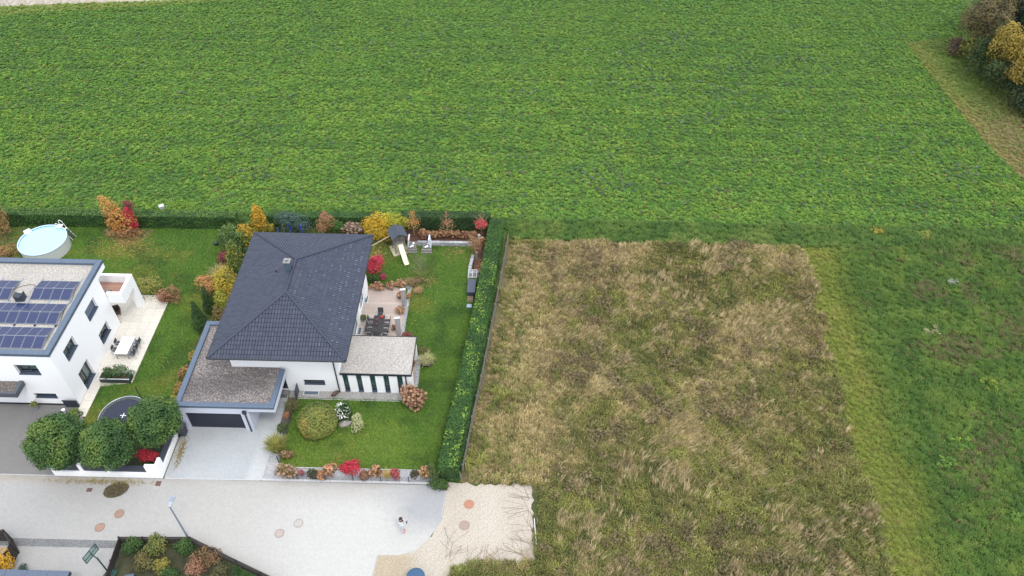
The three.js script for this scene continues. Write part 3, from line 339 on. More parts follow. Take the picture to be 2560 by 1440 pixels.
  const gm = part(roof, 'snow_guards', guards, std([.27, .31, .38], .45, { metalness: .2 })); gm.userData.kind = 'stuff';
  const cap = new THREE.CylinderGeometry(.115, .1, .36, 8, 1, true, -Math.PI / 2, Math.PI); cap.rotateX(0); uvBox(cap);
  const hip = (a, b) => { const d = b.clone().sub(a), n = Math.round(d.length() / .33); for (let i = 0; i < n; i++) { const o = shadow(new THREE.Mesh(cap, capM)); o.name = 'ridge_tile'; const y = d.clone().normalize(), up = V(0, 1, 0), z = up.clone().sub(y.clone().multiplyScalar(up.dot(y))).normalize(), x = y.clone().cross(z); o.quaternion.setFromRotationMatrix(new THREE.Matrix4().makeBasis(x, y, z)); o.position.copy(a).addScaledVector(d, (i + .5) / n).add(V(0, .02 + .012, 0)); roof.add(o); } };
  const capM = std([.037, .046, .076], .55, { map: slateT, side: THREE.DoubleSide });
  hip(V(EX0, EY, EZ1), V(RX, RY, RZ1)); hip(V(EX1, EY, EZ1), V(RX, RY, RZ1)); hip(V(EX1, EY, EZ0), V(RX, RY, RZ0)); hip(V(EX0, EY, EZ0), V(RX, RY, RZ0)); hip(V(RX, RY + .01, RZ0), V(RX, RY + .01, RZ1));
  const gut = (a, b) => tube([a, a.clone().lerp(b, .5), b], .075, 8, 4);
  part(h, 'gutter', [gut(V(EX0 - .06, EY - .02, EZ1 + .08), V(EX1 + .06, EY - .02, EZ1 + .08)), gut(V(EX1 + .08, EY - .02, EZ1 + .06), V(EX1 + .08, EY - .02, EZ0 - .06)), gut(V(EX0 - .08, EY - .02, EZ1 + .06), V(EX0 - .08, EY - .02, EZ0 - .06))], darkMetalM);
  const dp = (x, z, y1) => rod(V(x, .02, z), V(x, y1, z), .05, .05, 8);
  part(h, 'downpipe', [dp(-13.98, HZ1 + .07, 4.7), rod(V(-13.98, 4.7, HZ1 + .07), V(-13.98, 4.93, EZ1 + .05), .05, .05, 8)], darkMetalM);
  // chimney
  const ch = part(roof, 'chimney', [bx(-18.42, -17.95, 6.3, 7.75, -44.45, -43.98, .01)], slateMetalM); part(ch, 'chimney_cap', bx(-18.46, -17.91, 7.752, 7.82, -44.49, -43.94, .01), std([.28, .275, .265], .8, { map: concreteT })); part(ch, 'flue', cyl(.13, .13, .15, -18.2, 7.821, -44.2, 14), std([.3, .3, .31], .4, { metalness: .8 }));
  part(roof, 'vent_pipe', cyl(.05, .05, .35, -19.3, 6.35, -44.3, 10), darkMetalM);
  // garage with flat gravel roof
  const GX0 = -25.05, GX1 = -17.72, GZ1 = -33.68, GZ0 = -42.0;
  part(h, 'garage_wall', [wallZ(-25, -19.75, 0, 2.83, GZ1 - .02, .34, [[-24.57, -20.35, 0, 2.12]]), bx(-20.05, -19.75, 0, 2.42, -37.53, GZ1 - .37), bx(-25, -24.7, 0, 2.83, GZ0 + .06, GZ1 - .37), bx(-24.7, HX0 - .01, 0, 2.83, GZ0 + .06, GZ0 + .36)], greyWallM);
  part(h, 'garage_canopy', [bx(-19.745, GX1 + .03, 2.42, 2.83, -37.27, GZ1 - .025, .01), bx(-24.69, -20.06, 2.5, 2.82, -41.6, -34.06), bx(-20.06, -19.75, 2.43, 2.82, -37.27, -34.06)], greyWallM);
  const gd = part(h, 'garage_door', bx(-24.57, -20.35, .02, 2.12, GZ1 - .3, GZ1 - .25), std([.012, .017, .032], .55)); for (let i = 0; i < 5; i++) part(gd, 'door_panel', bx(-24.55, -20.37, .03 + i * .42, .03 + i * .42 + .405, GZ1 - .249, GZ1 - .235, .004), std([.012, .017, .032], .5));
  const cop = (a) => part(h, 'roof_coping', a, slateMetalM);
  cop([bx(GX0, GX1, 2.832, 3.05, GZ1 - .37, GZ1 + .03, .008)]); cop([bx(GX0, GX0 + .4, 2.832, 3.049, GZ0 + .38, GZ1 - .373, .008)]); cop([bx(GX0, HX0 - .3, 2.832, 3.05, GZ0, GZ0 + .377, .008)]); cop([bx(GX1 - .38, GX1, 2.832, 3.049, -37.3, GZ1 - .373, .008)]);
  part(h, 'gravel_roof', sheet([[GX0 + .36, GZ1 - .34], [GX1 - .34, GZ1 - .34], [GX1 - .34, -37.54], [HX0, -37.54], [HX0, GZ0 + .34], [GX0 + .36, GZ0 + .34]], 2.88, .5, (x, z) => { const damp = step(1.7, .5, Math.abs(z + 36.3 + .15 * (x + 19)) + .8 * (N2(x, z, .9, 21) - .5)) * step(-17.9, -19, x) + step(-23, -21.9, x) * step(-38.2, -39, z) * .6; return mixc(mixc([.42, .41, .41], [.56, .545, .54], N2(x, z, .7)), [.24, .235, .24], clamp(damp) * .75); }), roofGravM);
  part(h, 'downpipe', [rod(V(-19.98, .02, GZ1 + .06), V(-19.98, 2.3, GZ1 + .06), .055, .055, 8), bx(-20.12, -19.84, 2.3, 2.6, GZ1 - .015, GZ1 + .16, .02)], darkMetalM);
  // low extension with five tall windows
  const X0 = -13.66, X1 = -8.22, Z0 = -41.22, Z1 = HZ1, wins = [];
  for (let i = 0; i < 5; i++) wins.push([-13.55 + i * 1.058, -13.12 + i * 1.058, .1, 2.12]);
  part(h, 'extension_wall', [wallZ(HX1 + .002, X1, 0, 2.32, Z1 - .002, .34, wins), bx(X1 - .36, X1, 0, 2.32, Z1 - .9, Z1 - .345), bx(HX1 + .002, X1, 0, 2.32, Z0, Z0 + .3), bx(HX1 + .002, X1, 2.2, 2.32, Z0 + .301, Z1 - .343)], whiteM);
  wins.forEach(([a, b, c, d], i) => windowZ(h, a, b, c, d, Z1, { deep: .15, back: .06, tran: [.62], room: std([.1, .19, .2], .8), sill: true, name: 'tall_window' }));
  const ge = part(h, 'glass_door', [bx(-9.2, -9.12, .05, .12, Z0 + .31, Z1 - .9), bx(-9.2, -9.12, 2.1, 2.19, Z0 + .31, Z1 - .9), ...[0, 1, 2, 3].map(i => bx(-9.2, -9.12, .121, 2.099, Z0 + .31 + i * .7, Z0 + .38 + i * .7))], frameM); part(ge, 'pane', bx(-9.17, -9.16, .12, 2.1, Z0 + .31, Z1 - .9), glassM);
  part(h, 'gravel_roof', sheet([[X0, Z1 + .12], [X1 + .05, Z1 + .12], [X1 + .05, Z0 - .02], [X0, Z0 - .02]], 2.5, .5, (x, z) => mixc([.5, .485, .475], [.62, .6, .585], N2(x, z, .6, 22))), palRoofM);
  part(h, 'roof_edge', [bx(X0, X1 + .1, 2.321, 2.53, Z1 + .12, Z1 + .18, .01), bx(X1 + .05, X1 + .1, 2.322, 2.529, Z0 - .02, Z1 + .119), bx(X0, X1 + .1, 2.321, 2.54, Z0 - .08, Z0 - .021, .01), bx(X0, X1 + .05, 2.325, 2.48, Z0 - .02, Z1 + .119)], darkMetalM);
  part(h, 'downpipe', [dp(-8.62, Z1 + .06, 2.3)], darkMetalM);
}
{ // paved places round the main house
  const deckM = vc(deckT);
  struct('terrace', sheet([[-13.64, -48.95], [-12.0, -49.2], [-10.3, -49.3], [-9.95, -47], [-9.95, -41.24], [-13.64, -41.24]], .05, .8, (x, z) => mixc([.52, .43, .385], [.62, .53, .48], N2(x, z, .6))), deckM);
  struct('terrace', sheet([[-9.1, -41.2], [-8.27, -41.2], [-8.2, -37.6], [-9.1, -37.6]], .05, .6, (x, z) => mixc([.46, .36, .3], [.55, .45, .39], N2(x, z, .6))), deckM);
  const stone = (name, poly) => struct(name, sheet(poly, .045, .4, (x, z) => mixc([.4, .43, .48], [.56, .58, .62], N2(x, z, 2.2))), vc(paleGravelT, 0, { bumpMap: paleGravelT, bumpScale: .01 }));
  stone('stone_edging', [[-9.95, -49.4], [-9.62, -48.9], [-9.66, -41.3], [-9.94, -41.3]]); stone('stone_edging', [[-8.26, -41.4], [-7.92, -41.4], [-7.9, -38.2], [-8.2, -38.1]]); stone('stone_edging', [[-10.4, -49.95], [-9.5, -49.7], [-9.62, -48.95], [-10.3, -49.2]]);
  const fr = std([.6, .6, .62], .6), gl = new THREE.MeshStandardMaterial({ color: rgb(.1, .14, .17), roughness: .45 });
  const gr = (x0, x1, z0, z1, label) => { const t = thing('light_shaft_cover', label, 'grate', [(x0 + x1) / 2, .052, (z0 + z1) / 2]); const w = (x1 - x0) / 2, d = (z1 - z0) / 2; part(t, 'frame', [bx(-w, w, 0, .04, -d, -d + .05), bx(-w, w, 0, .04, d - .05, d), bx(-w, -w + .05, 0, .04, -d + .05, d - .05), bx(w - .05, w, 0, .04, -d + .05, d - .05)], fr); part(t, 'grate', [bx(-w + .05, w - .05, .005, .02, -d + .05, d - .05), ...[...Array(8)].map((_, i) => bx(-w + .05, w - .05, .02, .03, lerp(-d + .08, d - .1, i / 7), lerp(-d + .08, d - .1, i / 7) + .03))], gl); return t; };
  gr(-13.6, -13.27, -48.08, -47.18, 'pale framed light shaft grate on the wooden terrace, farther from the dining table'); gr(-13.6, -13.27, -44.34, -43.48, 'pale framed light shaft grate on the wooden terrace beside the dining table');
  gr(-16.82, -15.6, -37.52, -37.08, 'wide glass light shaft cover in the gravel strip below the slit window');
  gr(-33.76, -33.52, -42.06, -40.96, 'dark narrow floor grate along the white house wall beside the white table'); gr(-33.74, -33.52, -38.95, -37.85, 'dark narrow floor grate at the glazed ground floor door of the white house');
  const urn = thing('clay_jar', 'brown clay jar lying tilted on the gravel strip by the downpipe', 'jar', [-14.3, .2, -37.22], -.5); const lg = new THREE.LatheGeometry([[.001, -.36], [.1, -.36], [.17, -.2], [.18, 0], [.14, .2], [.08, .28], [.1, .36], [.075, .36], [.06, .28]].map(p => new THREE.Vector2(...p)), 16); lg.rotateX(1.25); part(urn, 'body', lg, std([.1, .065, .06], .6)); 
  const gate = thing('garden_gate', 'dark grey perforated gate leaf standing open between house front and hedge plants', 'gate', [-17.22, .04, -37.5], 0); part(gate, 'frame', [bx(-.02, .02, .02, 1.0, -.02, .02), bx(-.02, .02, .02, 1.0, .76, .8), bx(-.02, .02, .02, .06, .02, .76), bx(-.02, .02, .96, 1.0, .02, .76)], frameM); for (let i = 0; i < 8; i++) part(gate, 'slat', bx(-.012, .012, .09 + i * .108, .175 + i * .108, .02, .76), std([.06, .08, .12], .5));
  solo('door_mat', bx(-.32, .32, 0, .02, -.2, .2, .008), std([.16, .17, .16], 1, { map: soilT }), 'grey green door mat in front of the dark entrance door', 'mat', [-18.35, .04, -37.0]);
}
// ---------- white flat roofed house on the left ----------
const LX1 = -33.86, LZ1 = -35.68, LZ0 = -45.62, LXW = -48;
{
  const h = thing('flat_roof_house', 'white cubic house with solar panels on its flat gravel roof at the left edge', 'house');
  const RT = 6.1;
  part(h, 'wall', [
    wallZ(LXW, LX1, 0, 5.84, LZ1, .35, [[-36.98, -35.3, 3.72, 4.82], [-36.94, -35.22, .86, 1.4]]),
    wallX(-44.15, LZ1 - .35, 0, 5.84, LX1, .35, [[-42.68, -41.02, 3.75, 4.84], [-42.75, -41.12, .88, 1.98], [-38.65, -37.0, 3.7, 4.8], [-38.74, -37.14, .08, 1.95]]),
    bx(-35.6, LX1 - .35, 0, 5.5, -44.15, -43.85), bx(-35.9, -35.6, 0, 5.5, LZ0 + .02, -43.85), bx(LXW, -35.9, 0, 5.5, LZ0 + .02, LZ0 + .35), bx(LXW, LXW + .3, 0, 5.5, LZ0 + .35, LZ1 - .35)], whiteM);
  windowZ(h, -36.98, -35.3, 3.72, 4.82, LZ1, { deep: .22, mull: [-36.1], room: curtainM }); windowZ(h, -36.94, -35.22, .86, 1.4, LZ1, { deep: .2, room: curtainM });
  windowX(h, -42.68, -41.02, 3.75, 4.84, LX1, { blind: true }); windowX(h, -42.75, -41.12, .88, 1.98, LX1, { mull: [-41.9], curtain: [.52, .95] }); windowX(h, -38.65, -37.0, 3.7, 4.8, LX1, { mull: [-37.85], curtain: [.05, .9] }); windowX(h, -38.74, -37.14, .08, 1.95, LX1, { mull: [-37.95], curtain: [.05, .5], name: 'glazed_door' });
  part(h, 'roof_slab', [bx(-35.59, LX1, 5.3, 5.84, LZ0, -44.152, .01), bx(LXW, -35.592, 5.502, 5.84, LZ0, -44.16), bx(LXW + .3, LX1 - .36, 5.55, 5.78, -44.15, LZ1 - .36)], whiteM);
  const cp = g => part(h, 'roof_coping', g, slateMetalM);
  for (let i = 0; i < 5; i++) { const a = lerp(LX1 - .42, -48, i / 5), b = lerp(LX1 - .42, -48, (i + 1) / 5) + .012; cp(bx(b, a, 5.842, RT, LZ1 - .42, LZ1 + .04, .008)); cp(bx(b, a, 5.842, RT, LZ0 - .04, LZ0 + .42, .008)); }
  for (let i = 0; i < 5; i++) { const a = lerp(LZ1 + .04, LZ0 - .04, i / 5), b = lerp(LZ1 + .04, LZ0 - .04, (i + 1) / 5) + .012; cp(bx(LX1 - .41, LX1 + .04, 5.842, RT, b, a, .008)); }
  part(h, 'gravel_roof', sheet([[LXW, LZ1 - .4], [LX1 - .4, LZ1 - .4], [LX1 - .4, LZ0 + .4], [LXW, LZ0 + .4]], 5.87, .6, (x, z) => mixc([.5, .485, .465], [.62, .605, .58], N2(x, z, .5, 23))), palRoofM);
  // balcony over the cut out corner
  const b = part(h, 'balcony', [bx(-35.55, -32.55, 2.62, 2.88, -46.5, -44.16), bx(-35.55, -32.55, 2.881, 3.7, -46.5, -46.26), bx(-32.8, -32.55, 2.881, 3.7, -46.259, -44.4), bx(-33.84, -32.55, 2.881, 3.7, -44.399, -44.16), bx(-33.1, -32.55, 0, 2.619, -46.5, -45.98)], whiteM);
  const fl = std([.44, .25, .19], .8, { map: deckT }); for (let i = 0; i < 12; i++) part(b, 'floor_board', bx(-35.5, -32.82, 2.89, 2.905, -46.25 + i * .155, -46.25 + i * .155 + .147), fl);
  // entrance canopy
  const c = part(h, 'entrance_canopy', [bx(-41.4, -37.02, 2.52, 2.98, -34.5, -34.42), bx(-37.1, -37.02, 2.52, 2.98, -35.66, -34.5), bx(-41.4, -37.1, 2.55, 2.78, -35.66, -34.5), bx(-37.3, -37.1, 2.79, 2.981, -35.66, -34.62), bx(-41.4, -37.1, 2.79, 2.98, -34.62, -34.5)], std([.075, .085, .1], .6)); part(c, 'gravel_roof', sheet([[-41.4, -34.62], [-37.3, -34.62], [-37.3, -35.66], [-41.4, -35.66]], 2.86, .5, () => [.34, .31, .29]), roofGravM);
  part(h, 'plinth', [bx(-42, -34.55, 0, .16, LZ1 + .002, LZ1 + .03)], std([.03, .032, .035], .7));
}
{ // roof equipment
  const cellT = tex(256, (u, v) => { const a = (u * 6) % 1, b = (v * 10) % 1, bus = Math.abs(((v * 5) % 1) - .5); let k = .9 + .1 * hash(Math.floor(u * 6), Math.floor(v * 10), 2); const ln = a < .04 || b < .035; return ln ? [.2, .26, .42] : bus < .03 ? [.18, .24, .4] : [.09 * k, .145 * k, .32 * k]; }, 1);
  const cellM = new THREE.MeshPhysicalMaterial({ color: 0xffffff, map: cellT, roughness: .4, clearcoat: .15, clearcoatRoughness: .15 }), aluM = std([.28, .31, .36], .5, { metalness: .4 }), backM = std([.3, .3, .3], .9);
  const W = .745, D = 1.04, root = thing('solar_panel', '', 'solar panel');
  part(root, 'frame', [bx(-W / 2, W / 2, -.03, 0, -D / 2, -D / 2 + .02), bx(-W / 2, W / 2, -.03, 0, D / 2 - .02, D / 2), bx(-W / 2, -W / 2 + .016, -.03, 0, -D / 2 + .02, D / 2 - .02), bx(W / 2 - .016, W / 2, -.03, 0, -D / 2 + .02, D / 2 - .02)], aluM);
  const cg = new THREE.BoxGeometry(W - .032, .012, D - .04); cg.translate(0, -.009, 0); part(root, 'cell_sheet', cg, cellM);
  const ord = ['first', 'second', 'third', 'fourth', 'fifth', 'sixth', 'seventh']; let first = true;
  const row = (xr, n, zt, zb, arr) => { // a north facing and a south facing row leaning on each other
    const zm = (zt + zb) / 2 - .02, lo = 5.95, hi = 6.16;
    for (const [s, z0, z1] of [['rear', zt, zm - .03], ['front', zm + .03, zb]]) for (let i = 0; i < n; i++) {
      const x = xr - (i + .5) * .762 - (i > 1 ? .025 * Math.floor(i / 2) : 0), y0 = s === 'rear' ? lo : hi, y1 = s === 'rear' ? hi : lo, ang = Math.atan2(y0 - y1, z1 - z0);
      const o = first ? root : dup(root, [0, 0, 0], 0, ''); first = false; o.position.set(x, (lo + hi) / 2, (z0 + z1) / 2); o.rotation.set(ang, 0, 0);
      o.userData.label = `${ord[i]} solar panel from the right in the ${s} row, ${arr}`; o.userData.group = 'solar panels on the flat roof';
    }
    const rl = thing('panel_rail', `pale metal rails carrying the panels of the ${arr}`, 'mounting rail', [0, 0, 0], 0, 'panel rails on the flat roof');
    for (let i = 0; i <= n; i += 2) { const x = xr - i * .775 + (i ? .0 : .02); part(rl, 'rail', [bar(V(x, 5.88, zt - .1), V(x, 6.08, zm), .03, .025), bar(V(x, 6.08, zm), V(x, 5.88, zb + .1), .03, .025), bx(x - .05, x + .05, 6.09, 6.2, zm - .04, zm + .04), bx(x - .07, x + .07, 5.872, 5.9, zt - .35, zt - .08), bx(x - .07, x + .07, 5.872, 5.9, zb + .0, zb + .2)], aluM); }
  };
  row(-34.72, 4, -43.25, -41.25, 'array right of the vent'); row(-39.42, 3, -43.2, -41.15, 'array left of the vent'); row(-34.68, 7, -40.8, -38.72, 'middle array'); row(-34.68, 7, -38.35, -36.35, 'frontmost array');
  const vent = thing('roof_vent', 'dark metal vent hood with a notched top between the solar panels', 'vent', [-38.5, 5.87, -41.3], .1); const s = new THREE.Shape([[-.3, 0], [.3, 0], [.34, .62], [.06, .38], [-.34, .55]].map(p => new THREE.Vector2(...p))); const g = new THREE.ExtrudeGeometry(s, { depth: .5, bevelEnabled: true, bevelSize: .012, bevelThickness: .012, bevelSegments: 1 }); g.translate(0, 0, -.25); part(vent, 'hood', g, std([.03, .038, .055], .5));
  part(vent, 'base', bx(-.36, .36, 0, .03, -.32, .32), slateMetalM);
  solo('cable', tube([V(-39.4, 5.9, -42.45), V(-38.9, 5.9, -42.75), V(-38.3, 5.9, -42.85), V(-37.8, 5.9, -42.6)], .018, 5, 20), darkMetalM, 'thin black cable lying on the roof gravel between the two rear arrays', 'cable');
  solo('cable', tube([V(-34.7, 5.9, -42.2), V(-34.55, 5.9, -41.2), V(-34.7, 5.9, -40.6), V(-34.6, 5.9, -39.7), V(-34.5, 5.9, -38.9), V(-34.75, 5.9, -38.2)], .018, 5, 30), darkMetalM, 'thin black cable running along the right ends of the arrays', 'cable');
}
{ // left garden: terrace of pale slabs laid one by one
  const t = new THREE.Group(); t.name = numbered('terrace'); t.userData = { kind: 'structure' }; scene.add(t);
  part(t, 'bedding', sheet([[LX1 - .0, -44.15], [LX1, -37.3], [-33.02, -37.5], [-30.6, -37.9], [-30.72, -46.75], [-33.2, -47.55], [-36.4, -47.55], [-36.4, -44.2]], .03, 1), std([.4, .36, .3], .95));
  const slabM = [0, 1, 2].map(i => std([.66 + .03 * i, .62 + .025 * i, .55 + .02 * i], .85, { map: concreteT })), R = rngOf(5), geo = uvBox(clean(new RoundedBoxGeometry(.79, .05, .79, 1, .006)));
  for (let i = -3; i < 4; i++) for (let j = 0; j < 13; j++) { const x = -33.5 + i * .8, z = -47.15 + j * .8; if (x < LX1 + .3 && z > -44.5) continue; if (x < -35.5 && z < -47) continue; if (z > -38.2 && x > -33) continue; if (x > -31.2 && z < -46.6) continue; if (z > -38 && x > -33.2) continue; const o = shadow(new THREE.Mesh(geo, slabM[Math.floor(R() * 3)])); o.name = 'paving_slab'; o.position.set(x + .05, .055 + R() * .003, z); t.add(o); }
  const p = new THREE.Group(); p.name = numbered('path'); p.userData = { kind: 'structure' }; scene.add(p); const pg = uvBox(clean(new RoundedBoxGeometry(.84, .05, .74, 1, .006))); for (let j = 0; j < 4; j++) { const o = shadow(new THREE.Mesh(pg, slabM[j % 3])); o.name = 'paving_slab'; o.position.set(-33.4, .052, -37.2 + j * .75); p.add(o); }
}
// ---------- plants ----------
const P = { // base colours of leaves (linear)
  green: [[.025, .075, .018], [.045, .12, .022], [.09, .19, .03]], dark: [[.015, .04, .009], [.028, .068, .013], [.05, .1, .019]], bluegreen: [[.025, .06, .045], [.05, .09, .07], [.08, .13, .1]], yellow: [[.3, .26, .02], [.48, .38, .025], [.42, .42, .04]], yelgreen: [[.13, .18, .025], [.24, .27, .035], [.36, .32, .04]], gold: [[.4, .19, .015], [.52, .28, .02], [.34, .26, .025]], orange: [[.36, .15, .04], [.5, .24, .06], [.46, .26, .08]], copper: [[.3, .13, .06], [.42, .2, .1], [.36, .2, .11]], brown: [[.13, .08, .04], [.22, .13, .07], [.3, .2, .1]], red: [[.28, .015, .03], [.42, .025, .045], [.36, .03, .05]], coral: [[.5, .06, .07], [.6, .1, .1], [.42, .08, .08]], maroon: [[.1, .025, .03], [.2, .04, .05], [.16, .06, .06]], redbrown: [[.2, .07, .045], [.3, .12, .07], [.24, .14, .05]], mixYB: [[.26, .2, .05], [.3, .15, .07], [.16, .18, .04]], olive: [[.09, .1, .035], [.15, .16, .05], [.2, .18, .06]], cream: [[.22, .25, .09], [.36, .38, .18], [.46, .46, .26]] };
let seedN = 500;
function plant(name, label, cat, x, z, o) {
  const s = o.seed || ++seedN, t = thing(name, label, cat, [x, o.y || 0, z], 0, o.group); const { rx = .6, ry = .6, rz = rx } = o;
  if (o.kind === 'cone') { const L = [], H = ry * 2; for (let i = 0; i < 6; i++) { const f = i / 6, w = rx * Math.pow(1 - f, o.blunt || .75) * (1.02 - .3 * (f < .1)); L.push([0, H * (f * .9 + .12), 0, w, H * .17, w * rz / rx]); } part(t, 'trunk', rod(V(0, 0, 0), V(0, H * .6, 0), .05, .03), barkM); part(t, 'foliage', leaves(s, L, o.n || 1500, o.size || .16, o.pal, { shell: .6, lump: .3, spread: .6, low: -.4, aspect: .5, ...o.o }), leafM); if (o.top) part(t, 'foliage', leaves(s + 3, L.slice(2).map(l => [l[0], l[1] + .05, l[2], l[3] * 1.06, l[4], l[5] * 1.06]), o.topN || 700, o.size || .16, o.top, { shell: .75, lump: .4, low: -.3, gap: .3 }), leafM, o.topLabel); }
  else if (o.kind === 'hyd') { const R = rngOf(s), g = [], base = new THREE.IcosahedronGeometry(1, 1), k = o.heads || 60; const ls = lobesIn(s, rx, ry, rz, o.lobes ?? 4); for (let i = 0; i < k; i++) { const l = ls[Math.floor(R() * ls.length)], d = V(R() * 2 - 1, R() * 1.5 - .35, R() * 2 - 1).normalize(), q = .82 + .2 * R(), r = (o.head || .09) * (.7 + .6 * R()); const b = base.clone(), p = b.attributes.position; for (let e = 0; e < p.count; e++) { const f = 1 + .35 * (hash(Math.round(p.getX(e) * 99), Math.round(p.getY(e) * 99) + i * 31, Math.round(p.getZ(e) * 99)) - .5); p.setXYZ(e, p.getX(e) * f, p.getY(e) * f * .85, p.getZ(e) * f); } b.scale(r, r, r); b.translate(l[0] + d.x * l[3] * q, Math.max(r, l[1] + d.y * l[4] * q), l[2] + d.z * l[5] * q); b.computeVertexNormals(); const c = palAt(o.pal, R()), j = .5 + .42 * R(); g.push(tint(b, c.map(v => v * j))); } const f = part(t, 'flower_heads', g, leafM); f.userData.kind = 'stuff'; part(t, 'foliage', leaves(s + 1, ls.map(l => [l[0], l[1] * .92, l[2], l[3] * .9, l[4] * .88, l[5] * .9]), o.n || 500, o.size || .13, o.leaf || [[.1, .07, .03], [.17, .1, .04], [.24, .19, .05]], { shell: .3 }), leafM); part(t, 'stem', branches(s, ry * .3, ry * 1.2, rx * .7, 4, .025), barkM); }
  else if (o.kind === 'grass') { const g = bladeTuft(s, o.n || 260, ry * .9, ry * 1.7, o.w || .028, rx * .45, o.lean || .85); const n = g.attributes.position.count, c = new Float32Array(n * 3), R = rngOf(s + 2); for (let i = 0; i < n; i += 9) { const q = palAt(o.pal, R()), j = .75 + .5 * R(); for (let e = 0; e < 9; e++) c.set(q.map(v => v * j), (i + e) * 3); } g.setAttribute('color', new THREE.BufferAttribute(c, 3)); part(t, 'blades', g, leafM); if (o.plumes) part(t, 'plumes', leaves(s + 4, [[0, ry * 1.4, 0, rx, ry * .45, rz]], o.plumes, .12, o.plumePal || P.cream, { shell: .4, aspect: .3 }), leafM); }
  else if (o.kind === 'twig') { part(t, 'trunk', branches(s, o.h * .22, o.h, rx, o.k || 14, o.r || .05, { up: o.up ?? 1.0, twigs: o.twigs || 7 }), o.bark || twigM); if (o.n) part(t, 'crown', leaves(s + 1, o.L || [[0, o.h * .5, 0, rx, o.h * .32, rz], [0, o.h * .8, 0, rx * .45, o.h * .2, rz * .45]], o.n, o.size || .1, o.pal, { shell: .2, gap: .2, ...o.o }), leafM); }
  else { const L = o.L || lobesIn(s, rx, ry, rz, o.lobes ?? 7, o.cy ?? ry); if (o.trunk) part(t, 'trunk', branches(s, o.trunk, (o.cy ?? ry) + ry * .5, rx * .75, o.k || 7, o.r || .07), o.bark || barkM); else part(t, 'stem', branches(s, ry * .4, ry * 1.2, rx * .6, 4, .03), barkM); part(t, o.trunk ? 'crown' : 'foliage', leaves(s, L, o.n || 900, o.size || .14, o.pal, o.o || {}), leafM); }
  return t;
}
// three clipped globe trees behind the white wall
[[-32.05, -30.25, 2.05, 3.25, 'leftmost of three round green globe trees behind the white wall, beside the asphalt drive'], [-28.45, -30.15, 1.88, 3.2, 'middle of three round green globe trees behind the white wall'], [-25.85, -32.1, 1.85, 3.3, 'round green globe tree nearest the garage, beside the round trampoline']].forEach(([x, z, r, y, lab], i) => plant('globe_tree', lab, 'tree', x, z, { seed: 40 + i, rx: r, ry: r * .92, rz: r, cy: y, trunk: 1.9, r: .11, k: 10, L: (() => { const R = rngOf(60 + i), a = [[0, y, 0, r * .86, r * .8, r * .86]]; for (let k = 0; k < 60; k++) { const th = R() * 6.283, e = R() * 1.75 - .75, c = Math.sqrt(1 - Math.min(1, e * e)), q = .68 + .1 * R(); a.push([Math.cos(th) * c * r * q, y + e * r * .72, Math.sin(th) * c * r * q, r * .33, r * .27, r * .33]); } return a; })(), n: 15000, size: .16, pal: [[.02, .058, .018], [.036, .086, .022], [.06, .122, .026], [.12, .18, .032]], o: { shell: .55, lump: .18, patch: .9, jit: .55, spread: .6 }, group: 'round globe trees behind the white wall' }));
// left garden
plant('maple_tree', 'tall orange leaved maple before the left hedge, tallest of its clump', 'tree', -37.85, -55.95, { seed: 71, trunk: .8, cy: 2.2, rx: 1.3, ry: 1.9, L: [[-.95, 3.75, -.1, .42, .55, .4], [-.55, 3.0, 0, .72, .85, .7], [-.1, 2.0, .1, .95, .95, .85], [.95, 1.7, .1, .7, .9, .6], [-.5, 1.3, .3, .7, .7, .6], [.2, .9, .3, 1.0, .6, .7]], n: 3000, size: .15, pal: P.orange, o: { gap: .28, lump: .4 } });
plant('maple_tree', 'crimson red maple standing at the right of the orange maple by the left hedge', 'tree', -36.75, -55.85, { seed: 72, trunk: .6, cy: 1.9, rx: .6, ry: 1.1, L: [[0, 2.4, 0, .48, .65, .45], [-.1, 1.7, .1, .6, .7, .5], [.15, 1.1, .15, .45, .5, .4]], n: 1500, size: .13, pal: P.red, o: { gap: .2, lump: .4 } });
plant('shrub', 'purple brown shrub showing above the red maple by the left hedge', 'shrub', -36.95, -56.6, { seed: 73, trunk: 1, cy: 2.7, rx: .7, ry: .7, n: 800, size: .12, pal: P.maroon, o: { gap: .3 } });
plant('shrub', 'low brownish orange shrub skirt spreading under the two maples', 'shrub', -37.3, -55.2, { seed: 74, rx: 1.9, ry: .5, rz: .75, n: 1500, size: .13, pal: [[.2, .1, .05], [.32, .16, .07], [.3, .24, .08]], o: { gap: .3 } });
plant('shrub', 'tall orange and olive shrub at the left picture edge by the hedge end', 'shrub', -48.9, -55.0, { seed: 75, rx: 1.0, ry: 1.75, n: 1800, pal: [[.13, .13, .035], [.28, .15, .06], [.2, .17, .04]] });
plant('shrub', 'low yellow brown shrub left of the pool at the picture edge', 'shrub', -47.6, -52.0, { seed: 76, rx: 1.1, ry: .7, n: 900, pal: P.mixYB, o: { gap: .25 } });
plant('shrub', 'low rusty shrub left of the pool near the white house roof', 'shrub', -46.9, -50.3, { seed: 77, rx: .9, ry: .55, n: 600, pal: P.brown, o: { gap: .25 } });
plant('shrub', 'loose yellow green shrub beside the balcony of the white house', 'shrub', -32.5, -47.75, { seed: 78, rx: 1.45, ry: .9, rz: 1.0, n: 1600, size: .14, pal: [[.13, .15, .04], [.26, .24, .05], [.2, .12, .06]], o: { gap: .38 } });
plant('shrub', 'reddish brown shrub at the far corner of the pale terrace', 'shrub', -30.3, -47.0, { seed: 79, rx: 1.0, ry: .85, rz: .9, n: 1100, size: .15, pal: [[.16, .07, .04], [.3, .14, .08], [.26, .18, .08]], o: { gap: .35 } });
